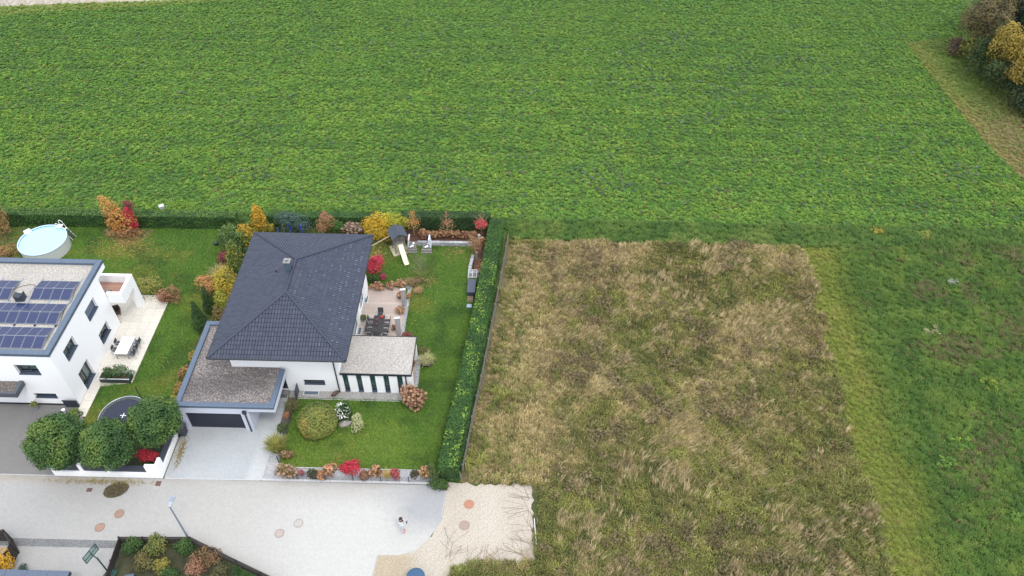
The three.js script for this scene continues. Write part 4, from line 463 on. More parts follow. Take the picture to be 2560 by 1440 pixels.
plant('laurel_bush', 'big glossy green bush left of the orange cypresses beside the roof', 'bush', -26.5, -53.6, { seed: 80, rx: 1.35, ry: 1.75, rz: 1.25, n: 3200, size: .17, pal: [[.03, .07, .024], [.07, .125, .03], [.2, .27, .04]], o: { patch: .7 } });
plant('cypress_tree', 'orange topped cypress at the far left corner of the tiled roof', 'tree', -24.65, -56.05, { seed: 81, kind: 'cone', blunt: .42, rx: .85, ry: 1.6, n: 1500, pal: [[.09, .12, .02], [.34, .22, .02]], top: P.gold, topN: 1100 });
plant('cypress_tree', 'orange topped cypress touching the left edge of the roof, beside the big green bush', 'tree', -25.35, -53.8, { seed: 82, kind: 'cone', blunt: .42, rx: 1.05, ry: 1.45, n: 1900, pal: [[.05, .1, .02], [.2, .2, .03]], top: P.gold, topN: 1000 });
plant('cypress_tree', 'slim orange and green cypress half way along the left roof edge', 'tree', -25.4, -50.6, { seed: 83, kind: 'cone', blunt: .42, rx: .95, ry: 1.85, n: 2200, pal: [[.03, .08, .018], [.1, .15, .03]], top: [[.4, .25, .02], [.2, .2, .03], [.1, .16, .03]], topN: 700 });
plant('shrub', 'dark red shrub between the green bush and the slim cypress', 'shrub', -27.0, -51.7, { seed: 84, rx: .62, ry: .72, n: 700, pal: [[.09, .03, .03], [.24, .05, .06], [.15, .09, .06]], o: { gap: .2 } });
plant('ornamental_grass', 'tan arching grass clump below the dark red shrub', 'grass', -27.0, -50.2, { seed: 85, kind: 'grass', rx: 1.0, ry: .7, n: 420, pal: [[.22, .18, .07], [.4, .3, .14], [.25, .24, .07]], lean: 1 });
plant('shrub', 'large golden yellow shrub against the left roof edge', 'shrub', -25.55, -47.5, { seed: 86, rx: 1.2, ry: 1.5, rz: 1.5, n: 2900, pal: [[.12, .13, .03], [.36, .29, .03], [.45, .3, .04]], o: { gap: .2 } });
plant('shrub', 'orange pink shrub on the lawn side of the golden yellow shrub', 'shrub', -27.15, -48.2, { seed: 87, rx: 1.15, ry: .85, n: 1600, pal: [[.24, .2, .05], [.44, .2, .08], [.4, .26, .08]], o: { gap: .25 } });
plant('shrub', 'olive yellow filler shrub between the slim cypress and the golden yellow shrub', 'shrub', -26.1, -49.1, { seed: 1861, rx: .95, ry: 1.0, n: 1300, pal: [[.1, .12, .03], [.24, .22, .04], [.3, .19, .05]], o: { gap: .2 } });
plant('shrub', 'dark green bush at the roof edge between the two nearer cypresses', 'bush', -25.6, -52.2, { seed: 1862, rx: .85, ry: 1.1, n: 1300, pal: P.dark });
plant('shrub', 'yellow green shrub between the golden yellow shrub and the thujas', 'shrub', -25.6, -45.9, { seed: 1863, rx: .8, ry: 1.1, n: 1200, pal: P.yelgreen, o: { gap: .2 } });
plant('thuja_tree', 'dark green columnar thuja, the farther of two left of the house', 'tree', -26.45, -45.6, { seed: 88, kind: 'cone', rx: .68, ry: 1.6, n: 2200, size: .13, pal: P.dark });
plant('thuja_tree', 'dark green columnar thuja, the nearer of two beside the garage roof corner', 'tree', -26.6, -43.6, { seed: 89, kind: 'cone', rx: .82, ry: 1.75, n: 2600, size: .13, pal: P.dark });
plant('shrub', 'thin brown shrub between the thujas and the tiled roof', 'shrub', -25.3, -44.6, { seed: 90, rx: .6, ry: .95, n: 800, pal: [[.12, .1, .04], [.24, .17, .06], [.17, .17, .05]], o: { gap: .32 } });
[[-26.35, -40.3, .42, .62, [[.2, .16, .04], [.36, .26, .05]], 'yellow hydrangea along the garage side wall, farthest of its row'], [-26.45, -38.6, .55, .62, [[.26, .12, .06], [.36, .18, .08]], 'rusty hydrangea along the garage side wall, second of its row'], [-26.45, -37.0, .45, .58, [[.3, .22, .04], [.3, .14, .06]], 'mixed yellow and brown hydrangea along the garage side wall, third of its row'], [-26.35, -35.9, .4, .5, [[.34, .26, .05], [.4, .32, .06]], 'yellow hydrangea along the garage side wall nearest the globe tree']].forEach(([x, z, r, h, pal, lab], i) => plant('hydrangea_bush', lab, 'hydrangea', x, z, { seed: 91 + i, kind: 'hyd', rx: r, ry: h, heads: 34, head: .09, pal, leaf: [[.2, .16, .04], [.32, .26, .05]], n: 450 }));
plant('shrub', 'small green shrub at the left end of the dark planter', 'shrub', -32.55, -38.35, { seed: 96, y: .4, rx: .5, ry: .32, n: 500, pal: P.dark });
plant('shrub', 'bushy green rosemary like shrub spilling over the dark planter', 'shrub', -31.3, -38.35, { seed: 97, y: .35, rx: 1.0, ry: .48, rz: .55, n: 1400, size: .11, pal: [[.02, .06, .025], [.05, .1, .04], [.1, .15, .06]] });
plant('shrub', 'small yellow green bush beside the dark gate at the house corner', 'bush', -33.65, -34.55, { seed: 98, rx: .5, ry: .35, n: 500, pal: [[.05, .1, .02], [.14, .2, .03]] });
plant('maple_tree', 'low flat crimson maple beneath the globe trees inside the white wall', 'tree', -26.6, -30.75, { seed: 99, trunk: .4, cy: .85, rx: .95, ry: .34, rz: .55, n: 1300, size: .12, pal: P.red, o: { gap: .1, shell: .4 } });
plant('ground_cover', 'dark green ground cover plants in the corner of the white wall', 'plants', -26.7, -30.15, { seed: 100, rx: 1.0, ry: .3, rz: .45, n: 800, size: .12, pal: P.dark });
plant('ground_cover', 'dark green plants between the first two globe trees behind the wall', 'plants', -30.4, -30.2, { seed: 1000, rx: 1.0, ry: .4, rz: .5, n: 700, size: .12, pal: P.dark });
// front garden
plant('topiary_dome', 'large clipped yellow green dome shaped bush on the front lawn', 'topiary', -14.93, -34.05, { seed: 120, rx: 1.5, ry: 1.25, rz: 1.5, cy: 1.1, L: [[0, 1.05, 0, 1.5, 1.2, 1.5], [0, .85, 0, 1.42, .85, 1.42]], n: 9500, size: .12, pal: [[.08, .13, .03], [.13, .165, .036], [.19, .2, .042], [.27, .2, .045]], o: { shell: .9, lump: .05, spread: .55, patch: 1.3, low: -.9, jit: .5 } });
{ const t = plant('shrub', 'dark green shrub with white blossoms right of the big dome bush', 'shrub', -13.15, -34.9, { seed: 121, rx: .55, ry: 1.0, n: 1200, size: .12, pal: P.dark }); const f = part(t, 'blossoms', leaves(1210, [[0, 1.1, 0, .55, 1.0, .55], [-.1, .7, 0, .6, .6, .6]], 330, .085, [[.7, .7, .66], [.8, .8, .78]], { shell: .85, aspect: .9, low: -.3, gap: .35 }), leafM, 'small white blossoms'); f.userData.kind = 'stuff'; }
plant('shrub', 'pale cream variegated shrub right of the white flowering bush', 'shrub', -12.05, -34.05, { seed: 122, L: [[0, .5, .1, .42, .45, .5], [.15, 1.3, -.15, .36, .5, .34], [.2, .9, .1, .42, .45, .4], [-.1, .8, -.3, .3, .4, .3]], rx: .45, ry: 1.0, n: 1100, size: .11, pal: P.cream, o: { gap: .25 } });
plant('ornamental_grass', 'big yellow green tufted bush at the driveway edge by the thin dark fence', 'bush', -17.65, -32.05, { seed: 123, kind: 'grass', rx: .75, ry: .95, n: 900, w: .04, pal: [[.08, .1, .02], [.2, .21, .04], [.3, .26, .06]], lean: .6 });
plant('shrub', 'dark green bush beside the drive behind the yellow green tuft', 'bush', -17.5, -33.5, { seed: 124, rx: .36, ry: .6, n: 600, pal: [[.03, .06, .02], [.08, .11, .03]] });
plant('shrub', 'spiky olive plants by the open garden gate', 'plants', -17.3, -35.8, { seed: 125, kind: 'grass', rx: .5, ry: .6, n: 300, w: .04, pal: [[.04, .06, .02], [.12, .13, .04], [.18, .14, .06]] });
plant('shrub', 'small copper brown ball plant at the edge of the paved path', 'plant', -17.6, -35.05, { seed: 126, kind: 'grass', rx: .26, ry: .28, n: 160, pal: P.copper, lean: 1 });
plant('hydrangea_bush', 'brown hydrangea at the lawn corner behind the big corner hydrangea', 'hydrangea', -16.75, -31.4, { seed: 127, kind: 'hyd', rx: .42, ry: .42, heads: 34, pal: P.brown });
plant('hydrangea_bush', 'large brown hydrangea with round dried heads at the corner of drive and street', 'hydrangea', -16.6, -30.0, { seed: 128, kind: 'hyd', rx: .92, ry: .55, rz: .6, heads: 110, head: .1, pal: [[.22, .14, .09], [.36, .24, .15], [.4, .28, .18]], n: 700 });
plant('hydrangea_bush', 'big brown dried hydrangea at the front right corner of the flat extension', 'hydrangea', -8.05, -36.45, { seed: 129, kind: 'hyd', rx: 1.05, ry: .95, rz: .95, heads: 190, head: .105, pal: [[.24, .12, .07], [.38, .2, .12], [.4, .24, .15]], n: 900, lobes: 6 });
plant('ornamental_grass', 'blond dome of fine grass in the lawn right of the extension', 'grass', -7.45, -40.75, { seed: 130, kind: 'grass', rx: .6, ry: .5, n: 500, pal: [[.24, .25, .09], [.4, .37, .18], [.34, .33, .12]], lean: 1 });
plant('shrub', 'dark green and brown leafy plant behind the blond grass dome', 'plant', -7.85, -41.6, { seed: 131, rx: .5, ry: .38, n: 500, pal: [[.04, .07, .02], [.14, .11, .04], [.09, .13, .03]] });
const FR = [['shrub', 'small pinkish red ball shrub in the roadside gravel bed', -15.37, -29.95, { rx: .27, ry: .32, n: 420, size: .08, pal: [[.22, .06, .07], [.34, .12, .12]] }], ['shrub', 'dark green brown shrub next to the small pinkish ball in the roadside bed', -14.58, -29.85, { rx: .38, ry: .5, n: 520, pal: [[.02, .035, .015], [.07, .06, .03]] }], ['shrub', 'low copper coloured shrub left of the first orange hydrangea', -13.95, -29.85, { rx: .36, ry: .4, n: 480, pal: P.copper, o: { gap: .2 } }], ['hydrangea_bush', 'orange brown hydrangea left of the crimson maple in the roadside bed', -13.3, -30.0, { kind: 'hyd', rx: .48, ry: .62, heads: 52, head: .085, pal: [[.42, .2, .1], [.54, .29, .16]] }], ['maple_tree', 'crimson maple in the middle of the roadside gravel bed', -11.8, -30.1, { trunk: .4, cy: .85, rx: .8, ry: .62, rz: .62, n: 1700, size: .13, pal: P.red, o: { gap: .12, lump: .4 } }], ['shrub', 'flat reddish brown shrub right of the crimson maple', -10.8, -29.95, { rx: .4, ry: .36, n: 480, pal: [[.2, .1, .06], [.27, .13, .08]], o: { gap: .2 } }], ['hydrangea_bush', 'orange brown hydrangea right of the crimson maple in the roadside bed', -9.92, -30.05, { kind: 'hyd', rx: .46, ry: .64, heads: 50, head: .085, pal: [[.42, .21, .1], [.54, .3, .16]] }], ['ornamental_grass', 'small golden yellow grass between orange hydrangea and wine red shrub', -9.2, -30.05, { kind: 'grass', rx: .32, ry: .42, n: 240, pal: [[.36, .25, .06], [.46, .34, .1]], lean: .8 }], ['shrub', 'wine red shrub toward the right end of the roadside bed', -8.6, -30.0, { rx: .42, ry: .42, n: 620, size: .11, pal: [[.22, .025, .04], [.34, .05, .07], [.3, .2, .05]], o: { gap: .2 } }], ['shrub', 'small dark shrub left of the last orange hydrangea', -7.22, -29.95, { rx: .3, ry: .46, n: 380, pal: [[.04, .045, .02], [.13, .09, .04]], o: { gap: .2 } }], ['hydrangea_bush', 'orange hydrangea at the right end of the roadside bed by the tall hedge', -6.5, -30.2, { kind: 'hyd', rx: .46, ry: .56, heads: 40, head: .085, pal: [[.46, .24, .12], [.58, .34, .2]] }], ['shrub', 'olive green shrub at the foot of the tall hedge by the street', -5.75, -29.95, { rx: .5, ry: .8, n: 900, pal: [[.03, .06, .015], [.08, .12, .025]] }], ['shrub', 'low spreading green shrub overhanging the kerb at the hedge foot', -5.5, -29.25, { rx: .75, ry: .35, rz: .45, n: 800, pal: [[.025, .06, .015], [.06, .11, .02]] }]];
FR.forEach(([n, lab, x, z, o], i) => plant(n, lab, n === 'maple_tree' ? 'tree' : n === 'hydrangea_bush' ? 'hydrangea' : n === 'shrub' ? 'shrub' : 'grass', x, z, { seed: 140 + i, ...o }));
// back garden
plant('shrub', 'small yellow shrub between the orange cypress and the blue green bush', 'shrub', -23.8, -56.2, { seed: 160, rx: .36, ry: .6, n: 450, pal: [[.16, .16, .03], [.34, .28, .03]], o: { gap: .25 } });
plant('shrub', 'dark green shrub behind the roof between cypress and blue green bush', 'shrub', -23.0, -57.0, { seed: 161, rx: .7, ry: .8, n: 800, pal: P.dark });
plant('shrub', 'big round blue green bush behind the tiled roof', 'bush', -21.3, -56.3, { seed: 162, rx: 1.65, ry: 1.25, rz: 1.1, n: 3400, size: .13, pal: P.bluegreen });
plant('shrub', 'reddish olive shrub right of the blue green bush', 'shrub', -18.7, -56.4, { seed: 163, rx: .95, ry: 1.15, n: 1600, pal: [[.12, .12, .035], [.24, .15, .06], [.34, .15, .1]], o: { patch: 1.4 } });
plant('shrub', 'narrow green shrub between the reddish shrub and the brown hydrangea', 'shrub', -17.5, -56.4, { seed: 164, rx: .55, ry: .85, n: 900, pal: P.green });
plant('hydrangea_bush', 'wide brown hydrangea with pale top heads behind the tiled roof', 'hydrangea', -16.2, -56.3, { seed: 165, kind: 'hyd', rx: 1.3, ry: .6, rz: .7, heads: 150, head: .1, pal: [[.2, .1, .06], [.32, .22, .16], [.42, .33, .27]], n: 800 });
plant('shrub', 'golden yellow bush left of the playhouse roof', 'bush', -13.3, -55.8, { seed: 166, rx: 1.7, ry: 1.3, rz: 1.2, n: 3000, pal: [[.3, .24, .02], [.5, .3, .02], [.46, .4, .03]], o: { gap: .15 } });
plant('shrub', 'yellow green bush behind the playhouse, against the hedge', 'bush', -11.9, -56.5, { seed: 167, rx: 1.45, ry: 1.25, rz: 1.0, n: 2200, pal: [[.16, .2, .02], [.3, .32, .03], [.36, .32, .03]], o: { gap: .12 } });
const BT = (seed, x, z, h, lab, n, pal, L, leafSize = .1) => plant('young_tree', lab, 'tree', x, z, { seed, y: .3, kind: 'twig', h, rx: .85, k: 16, r: .05, up: .9, twigs: 6, n, pal, L, size: leafSize, bark: std([.3, .24, .13], .95) });
BT(170, -10.1, -55.95, 3.1, 'young upright tree with sparse orange leaves nearest the playhouse', 420, P.orange, [[0, 1.5, 0, .75, .55, .7], [0, 2.5, 0, .3, .6, .3]]);
BT(171, -6.9, -55.95, 3.1, 'nearly bare young upright tree in the middle of the brown hydrangea bed', 240, P.copper, [[0, 1.5, 0, .7, .5, .6], [0, 2.5, 0, .22, .6, .22]]);
BT(172, -3.75, -56.2, 2.9, 'young tree with bright coral red leaves in the hedge corner', 620, P.coral, [[0, 1.3, 0, .78, .36, .62], [0, 1.65, 0, .42, .4, .35]], .11);
for (let i = 0; i < 7; i++) plant('hydrangea_bush', ['brown dried hydrangea in the raised bed directly right of the first young tree', 'brown dried hydrangea behind the white backed seat on the right', 'brown dried hydrangea left of the middle young tree', 'brown dried hydrangea just right of the middle young tree', 'brown dried hydrangea near the right end of the back bed', 'brown dried hydrangea behind the spreading bare tree', 'brown dried hydrangea squeezed between the bare tree and the tall hedge'][i], 'hydrangea', [-9.3, -8.3, -7.3, -6.3, -5.35, -4.5, -3.5][i], [-55.75, -55.65, -55.7, -55.75, -55.7, -55.6, -54.6][i], { seed: 175 + i, y: .3, kind: 'hyd', rx: [.58, .52, .55, .52, .5, .55, .4][i], ry: .42, rz: .5, heads: 52, head: .085, pal: [[.2, .09, .045], [.3, .15, .07], [.36, .22, .1]], n: 500, leaf: [[.09, .04, .025], [.16, .07, .035], [.28, .16, .05]] });
plant('young_tree', 'spreading bare orange twigged tree at the corner of the stone bed', 'tree', -4.15, -53.75, { seed: 185, y: .35, kind: 'twig', h: 1.7, rx: 1.0, k: 18, r: .08, up: .7, twigs: 9, n: 260, size: .09, pal: P.copper, bark: std([.34, .22, .12], .95) });
plant('young_tree', 'thin grey green twiggy tree on the lawn by the slide end', 'tree', -8.95, -50.2, { seed: 186, kind: 'twig', h: 3.2, rx: 1.3, k: 18, r: .04, up: 1.1, twigs: 9, n: 220, size: .08, pal: [[.14, .15, .06], [.22, .2, .1]], bark: std([.21, .19, .13], .95) });
plant('maple_tree', 'crimson red maple beside the house wall at the back lawn', 'tree', -12.95, -51.0, { seed: 187, trunk: .5, cy: 1.1, rx: .9, ry: .85, rz: .75, n: 2200, size: .13, pal: [[.4, .03, .06], [.52, .05, .08], [.44, .04, .07]], o: { gap: .15, lump: .4 } });
plant('shrub', 'small dark pink shrub at the lower right of the crimson back maple', 'shrub', -12.3, -50.2, { seed: 188, rx: .38, ry: .32, n: 450, size: .1, pal: [[.3, .04, .08], [.4, .07, .11]], o: { gap: .2 } });
plant('shrub', 'dark green shrub against the house wall below the crimson maple', 'shrub', -13.1, -49.8, { seed: 189, rx: .45, ry: .55, n: 600, pal: P.dark });
[[-12.7, -49.0, .62, .38, 'copper hydrangea at the far left end of the wooden terrace'], [-11.5, -49.05, .45, .42, 'copper hydrangea in the middle of the far terrace end'], [-10.6, -49.3, .52, .35, 'copper hydrangea at the far right end of the terrace'], [-10.2, -46.1, .45, .34, 'copper hydrangea between the two covered parasols'], [-10.55, -48.0, .24, .36, 'small copper plant left of the farther covered parasol'], [-9.75, -47.9, .24, .36, 'small copper plant right of the farther covered parasol'], [-10.55, -44.15, .22, .34, 'small copper plant left of the parasol beside the table']].forEach(([x, z, r, h, lab], i) => plant('hydrangea_bush', lab, 'hydrangea', x, z, { seed: 190 + i, kind: 'hyd', rx: r, ry: h, heads: Math.round(90 * r), head: .075, pal: [[.34, .18, .1], [.48, .28, .16], [.42, .22, .14]], n: 300, leaf: [[.26, .13, .07], [.36, .2, .1]] }));
plant('shrub', 'dark red berry shrub at the back corner of the gravel roofed extension', 'shrub', -9.4, -43.2, { seed: 198, rx: .62, ry: .36, rz: .4, n: 800, size: .09, pal: [[.16, .04, .05], [.32, .07, .09]], o: { gap: .2 } });
plant('ornamental_grass', 'brown fine grass at the far right corner of the terrace', 'grass', -9.95, -49.7, { seed: 199, kind: 'grass', rx: .48, ry: .4, n: 320, pal: [[.2, .13, .06], [.32, .22, .11]], lean: .9 });
plant('ornamental_grass', 'tan low grass mound on the lawn by the far terrace corner', 'grass', -9.0, -48.75, { seed: 200, kind: 'grass', rx: .48, ry: .3, n: 320, pal: [[.28, .18, .08], [.4, .26, .13]], lean: 1 });
plant('shrub', 'brownish low shrub under the thin twiggy tree', 'shrub', -9.25, -49.8, { seed: 201, rx: .6, ry: .3, n: 500, pal: [[.12, .1, .04], [.26, .17, .09]], o: { gap: .3 } });
// garden at the lower left
[['shrub', 'dark green round shrub in the corner of the dark fenced garden', -25.3, -24.0, { rx: .62, ry: .6, n: 900, pal: P.dark }], ['shrub', 'yellow green loose shrub along the street fence of the dark fenced garden', -23.85, -23.95, { rx: .75, ry: .6, n: 1000, pal: [[.05, .09, .02], [.13, .15, .035], [.2, .18, .05]], o: { gap: .25 } }], ['shrub', 'dark green shrub by the fence corner near the street lamp', -21.95, -24.0, { rx: .62, ry: .55, n: 900, pal: P.dark }], ['shrub', 'rusty brown shrub along the slanting fence', -20.3, -23.35, { rx: .85, ry: .5, n: 1100, pal: [[.09, .07, .03], [.17, .095, .045], [.22, .13, .06]], o: { gap: .25 } }], ['shrub', 'pinkish copper shrub below the rusty brown one', -20.75, -22.6, { rx: .58, ry: .65, n: 900, pal: [[.17, .08, .045], [.27, .14, .085]], o: { gap: .2 } }], ['shrub', 'golden yellow shrub in the middle of the dark fenced garden', -23.1, -22.7, { rx: .55, ry: .42, n: 700, pal: [[.16, .15, .03], [.26, .2, .035]], o: { gap: .2 } }], ['shrub', 'brown green shrub left of the golden yellow one', -24.4, -23.0, { rx: .65, ry: .45, n: 800, pal: [[.05, .07, .02], [.15, .12, .04]] }], ['shrub', 'mid green low shrub below the copper shrub', -22.3, -22.1, { rx: .7, ry: .35, n: 800, pal: P.dark }], ['shrub', 'dark leafy shrub right of the copper shrub by the fence', -19.2, -22.4, { rx: .6, ry: .4, n: 700, pal: [[.04, .06, .02], [.1, .08, .03]] }], ['thuja_tree', 'green thuja at the upper end of the row by the slanting fence', -18.0, -22.5, { kind: 'cone', rx: .42, ry: .65, n: 800, size: .11, pal: P.dark }], ['thuja_tree', 'green thuja second from the upper end of the row by the slanting fence', -17.35, -22.2, { kind: 'cone', rx: .42, ry: .65, n: 800, size: .11, pal: P.dark }], ['thuja_tree', 'green thuja third from the upper end of the row by the slanting fence', -16.75, -21.95, { kind: 'cone', rx: .42, ry: .65, n: 800, size: .11, pal: P.dark }], ['thuja_tree', 'green thuja at the lower end of the row by the slanting fence', -16.15, -21.75, { kind: 'cone', rx: .42, ry: .65, n: 800, size: .11, pal: P.dark }], ['shrub', 'bright yellow leaved bush at the lower left picture edge', -33.05, -22.5, { rx: .65, ry: .85, n: 800, size: .17, pal: P.gold, o: { gap: .15 } }], ['shrub', 'small blue green bush beside the metal roof at the lower left', -31.95, -22.3, { rx: .38, ry: .36, n: 500, size: .09, pal: P.bluegreen }]].forEach(([n, lab, x, z, o], i) => plant(n, lab, n === 'thuja_tree' ? 'tree' : 'shrub', x, z, { seed: 210 + i, ...o }));
// wood at the upper right
[['broadleaf_tree', 'olive grey half bare tree at the far end of the wood edge', 57.4, -92.4, { trunk: 2, r: .2, rx: 3.4, ry: 3.4, cy: 5, n: 8500, size: .22, pal: [[.06, .055, .03], [.12, .1, .045], [.2, .15, .05]], o: { gap: .25 } }], ['broadleaf_tree', 'golden yellow tree at the front of the wood edge', 56.3, -86.2, { trunk: 2, r: .18, rx: 2.3, ry: 2.5, cy: 4.9, n: 6500, size: .2, pal: [[.1, .1, .022], [.26, .19, .03], [.38, .28, .05]], o: { gap: .15 } }], ['broadleaf_tree', 'golden yellow tree at the right picture edge in the wood', 57.2, -81.4, { trunk: 2, r: .18, rx: 2.4, ry: 2.4, cy: 5, n: 6500, size: .2, pal: [[.1, .09, .022], [.28, .2, .035], [.38, .28, .055]], o: { gap: .15 } }], ['fir_tree', 'dark fir behind the golden trees, the farther one', 62.6, -92.5, { kind: 'cone', rx: 3.2, ry: 6.5, n: 6000, size: .36, pal: [[.006, .02, .012], [.014, .035, .018]] }], ['fir_tree', 'dark fir behind the golden trees, the nearer one', 61.8, -86.0, { kind: 'cone', rx: 3, ry: 5.6, n: 5600, size: .36, pal: [[.006, .02, .012], [.014, .035, .018]] }], ['broadleaf_tree', 'dark green bushy tree at the wood edge beside the grass corner', 56.2, -88.4, { trunk: .8, rx: 2.5, ry: 2.3, n: 2600, size: .26, pal: [[.012, .032, .008], [.03, .058, .014], [.06, .08, .02]] }], ['shrub', 'yellow green loose bush at the far left tip of the wood', 55.4, -91.4, { rx: 1.3, ry: 1.6, n: 1300, size: .24, pal: [[.08, .1, .025], [.25, .24, .05]], o: { gap: .3 } }], ['shrub', 'purplish brown low bush at the tip of the wood', 54.9, -93.2, { rx: 1.3, ry: 1.0, n: 1000, size: .22, pal: [[.07, .045, .035], [.14, .09, .06]] }], ['broadleaf_tree', 'dark green bushy tree below the front golden tree', 56.3, -84.0, { trunk: .8, rx: 2.4, ry: 2.2, n: 2400, size: .26, pal: [[.012, .034, .009], [.03, .06, .015], [.07, .085, .022]] }], ['broadleaf_tree', 'dark green bushy tree below the golden tree at the picture edge', 57.2, -80.6, { trunk: .8, rx: 2.3, ry: 2.1, n: 2400, size: .26, pal: [[.015, .035, .014], [.04, .065, .022]] }], ['shrub', 'blackish green bush low at the right picture edge of the wood', 59.0, -77.6, { rx: 1.8, ry: 1.7, n: 2200, size: .26, pal: [[.012, .03, .014], [.03, .055, .02]] }], ['shrub', 'bright green fern like bush at the near end of the wood', 58.9, -75.6, { rx: 1.1, ry: .9, n: 1100, size: .24, pal: [[.05, .11, .03], [.1, .19, .04]] }], ['broadleaf_tree', 'brown dark tree filling the wood behind the olive grey tree', 61.5, -98, { trunk: 2, rx: 3.5, ry: 3.6, cy: 4.6, n: 4200, size: .34, pal: [[.03, .03, .015], [.09, .07, .03]] }], ['broadleaf_tree', 'dark tree in the wood interior behind the nearer fir', 65, -80, { trunk: 2, rx: 3.5, ry: 3.6, cy: 4.6, n: 4000, size: .34, pal: [[.02, .03, .012], [.06, .05, .02]] }]].forEach(([n, lab, x, z, o], i) => plant(n, lab, n === 'shrub' ? 'shrub' : 'tree', x, z, { seed: 240 + i, ...o }));
// broad leaved weeds in the right meadow
[[35.28, -45.3, .5, P.cream, 'pale big leaved weed beside the brown patches in the right meadow'], [37.9, -39.6, .55, [[.2, .32, .04], [.34, .4, .05]], 'yellow green weed near the right picture edge below the brown patches'], [33.3, -33.8, .6, [[.13, .3, .04], [.26, .4, .05]], 'bright green weed patch in the lower right meadow'], [31.6, -32.2, .5, [[.12, .28, .04], [.2, .36, .05]], 'bright green weed left below the bright patch of the lower right meadow'], [35, -27.8, .4, [[.12, .28, .04], [.25, .36, .05]], 'green weed near the lower right picture corner'], [34.4, -58.1, .4, [[.4, .35, .04], [.5, .42, .06]], 'yellow leaved weed on the field margin, the left one'], [38.9, -57.7, .5, [[.44, .42, .06], [.5, .44, .08]], 'yellow leaved weed on the field margin, the right one'], [39.2, -51.3, .3, [[.5, .55, .45], [.3, .35, .2]], 'pale grey leaved weed in the upper right meadow']].forEach(([x, z, r, pal, lab], i) => { const t = thing('broad_leaved_weed', lab, 'weed', [x, .02, z]); const R = rngOf(260 + i), g = []; for (let k = 0; k < 16; k++) { const c = leafClump(300 + i * 20 + k, 5, .2, .13, .12 + .15 * R()); c.translate((R() - .5) * r * 2.6, .1 + .1 * R(), (R() - .5) * r * 2); const j = .8 + .4 * R(); g.push(tint(c, palAt(pal, R()).map(v => v * j * .62))); } part(t, 'leaves', g, leafM); });

// ---------- hedges ----------
function hedge(name, label, pts, w, h, n, size, pal, o = {}) { // a clipped hedge along a line of points; leaves cover its faces
  const t = thing(name, label, 'hedge'), R = rngOf(o.seed), pos = [], col = [], idx = [], core = []; const seg = []; let tot = 0;
  for (let i = 0; i + 1 < pts.length; i++) { const a = pts[i], b = pts[i + 1], L = Math.hypot(b[0] - a[0], b[1] - a[1]); seg.push([a, b, L, tot]); tot += L; const c = bx(-L / 2, L / 2, 0, h - .14, -w / 2 + .13, w / 2 - .13); c.rotateY(-Math.atan2(b[1] - a[1], b[0] - a[0])); c.translate((a[0] + b[0]) / 2, 0, (a[1] + b[1]) / 2); core.push(c); }
  part(t, 'inner_twigs', core, std(pal[0], .95));
  const per = w + 2 * h, nn = V(), t1 = V(), t2 = V();
  for (let k = 0; k < n; k++) {
    const d = R() * tot, s = seg.find(q => d >= q[3] && d <= q[3] + q[2]) || seg[0], f = (d - s[3]) / s[2], dx = (s[1][0] - s[0][0]) / s[2], dz = (s[1][1] - s[0][1]) / s[2];
    const ends = k % 40 === 0, lumpy = 1 + .12 * (noise(d * .9 + 3, o.seed) - .5) * 2; let q = R() * per; const q0 = q < w; let u, y, ny = 0, nu = 0; const HH = h * (1 + .05 * (noise(d * .5, 7) - .5) * 2);
    if (q < w) { u = q - w / 2; y = HH; ny = 1; } else { q -= w; const side = q < h ? -1 : 1; y = (q % h); u = side * w / 2 * lumpy; nu = side; }
    let x = lerp(s[0][0], s[1][0], f) - dz * u, z = lerp(s[0][1], s[1][1], f) + dx * u;
    if (ends) { const e = R() < .5 ? 0 : 1, E = e ? pts[pts.length - 1] : pts[0]; u = (R() - .5) * w; y = R() * h; x = E[0] - dz * u; z = E[1] + dx * u; ny = 0; nu = 0; nn.set(dx * (e ? 1 : -1), 0, dz * (e ? 1 : -1)); } else nn.set(-dz * nu, ny, dx * nu);
    const dep = -.1 * R() + .06 * R(); x += nn.x * dep; y += nn.y * dep; z += nn.z * dep;
    nn.x += (R() - .5) * 1.3; nn.y += (R() - .3) * 1.3; nn.z += (R() - .5) * 1.3; nn.normalize(); t1.set(R() - .5, R() - .5, R() - .5).cross(nn).normalize(); t2.copy(nn).cross(t1);
    const sz = size * (.65 + .7 * R()), ww = sz * .27, b = pos.length / 3; y = Math.max(.04, y);
    pos.push(x - t1.x * sz / 2, y - t1.y * sz / 2, z - t1.z * sz / 2, x + t2.x * ww, y + t2.y * ww, z + t2.z * ww, x + t1.x * sz / 2, y + t1.y * sz / 2, z + t1.z * sz / 2, x - t2.x * ww, y - t2.y * ww, z - t2.z * ww);
    let c = palAt(pal, noise(x * 1.3 + 90, y * 1.3 + 9, z * 1.3 + 91) * .9 + .25 * (R() - .3)); if (o.young && q0 && R() < o.young * step(o.yc ? .2 : .34, o.yc ? .5 : .62, noise(x * 1.6 + 50, 3, z * 1.1 + 50)) * step(o.yz1, o.yz1 + 4, z)) c = o.yc ? mixc(o.yc[0], o.yc[1], R()) : mixc([.11, .22, .025], [.26, .36, .04], R()); const j = .75 + .5 * R();
    for (let e = 0; e < 4; e++) col.push(c[0] * j, c[1] * j, c[2] * j); idx.push(b, b + 1, b + 2, b, b + 2, b + 3);
  }
  const f = part(t, 'foliage', geoFrom(pos, col, idx), leafM); return t;
}
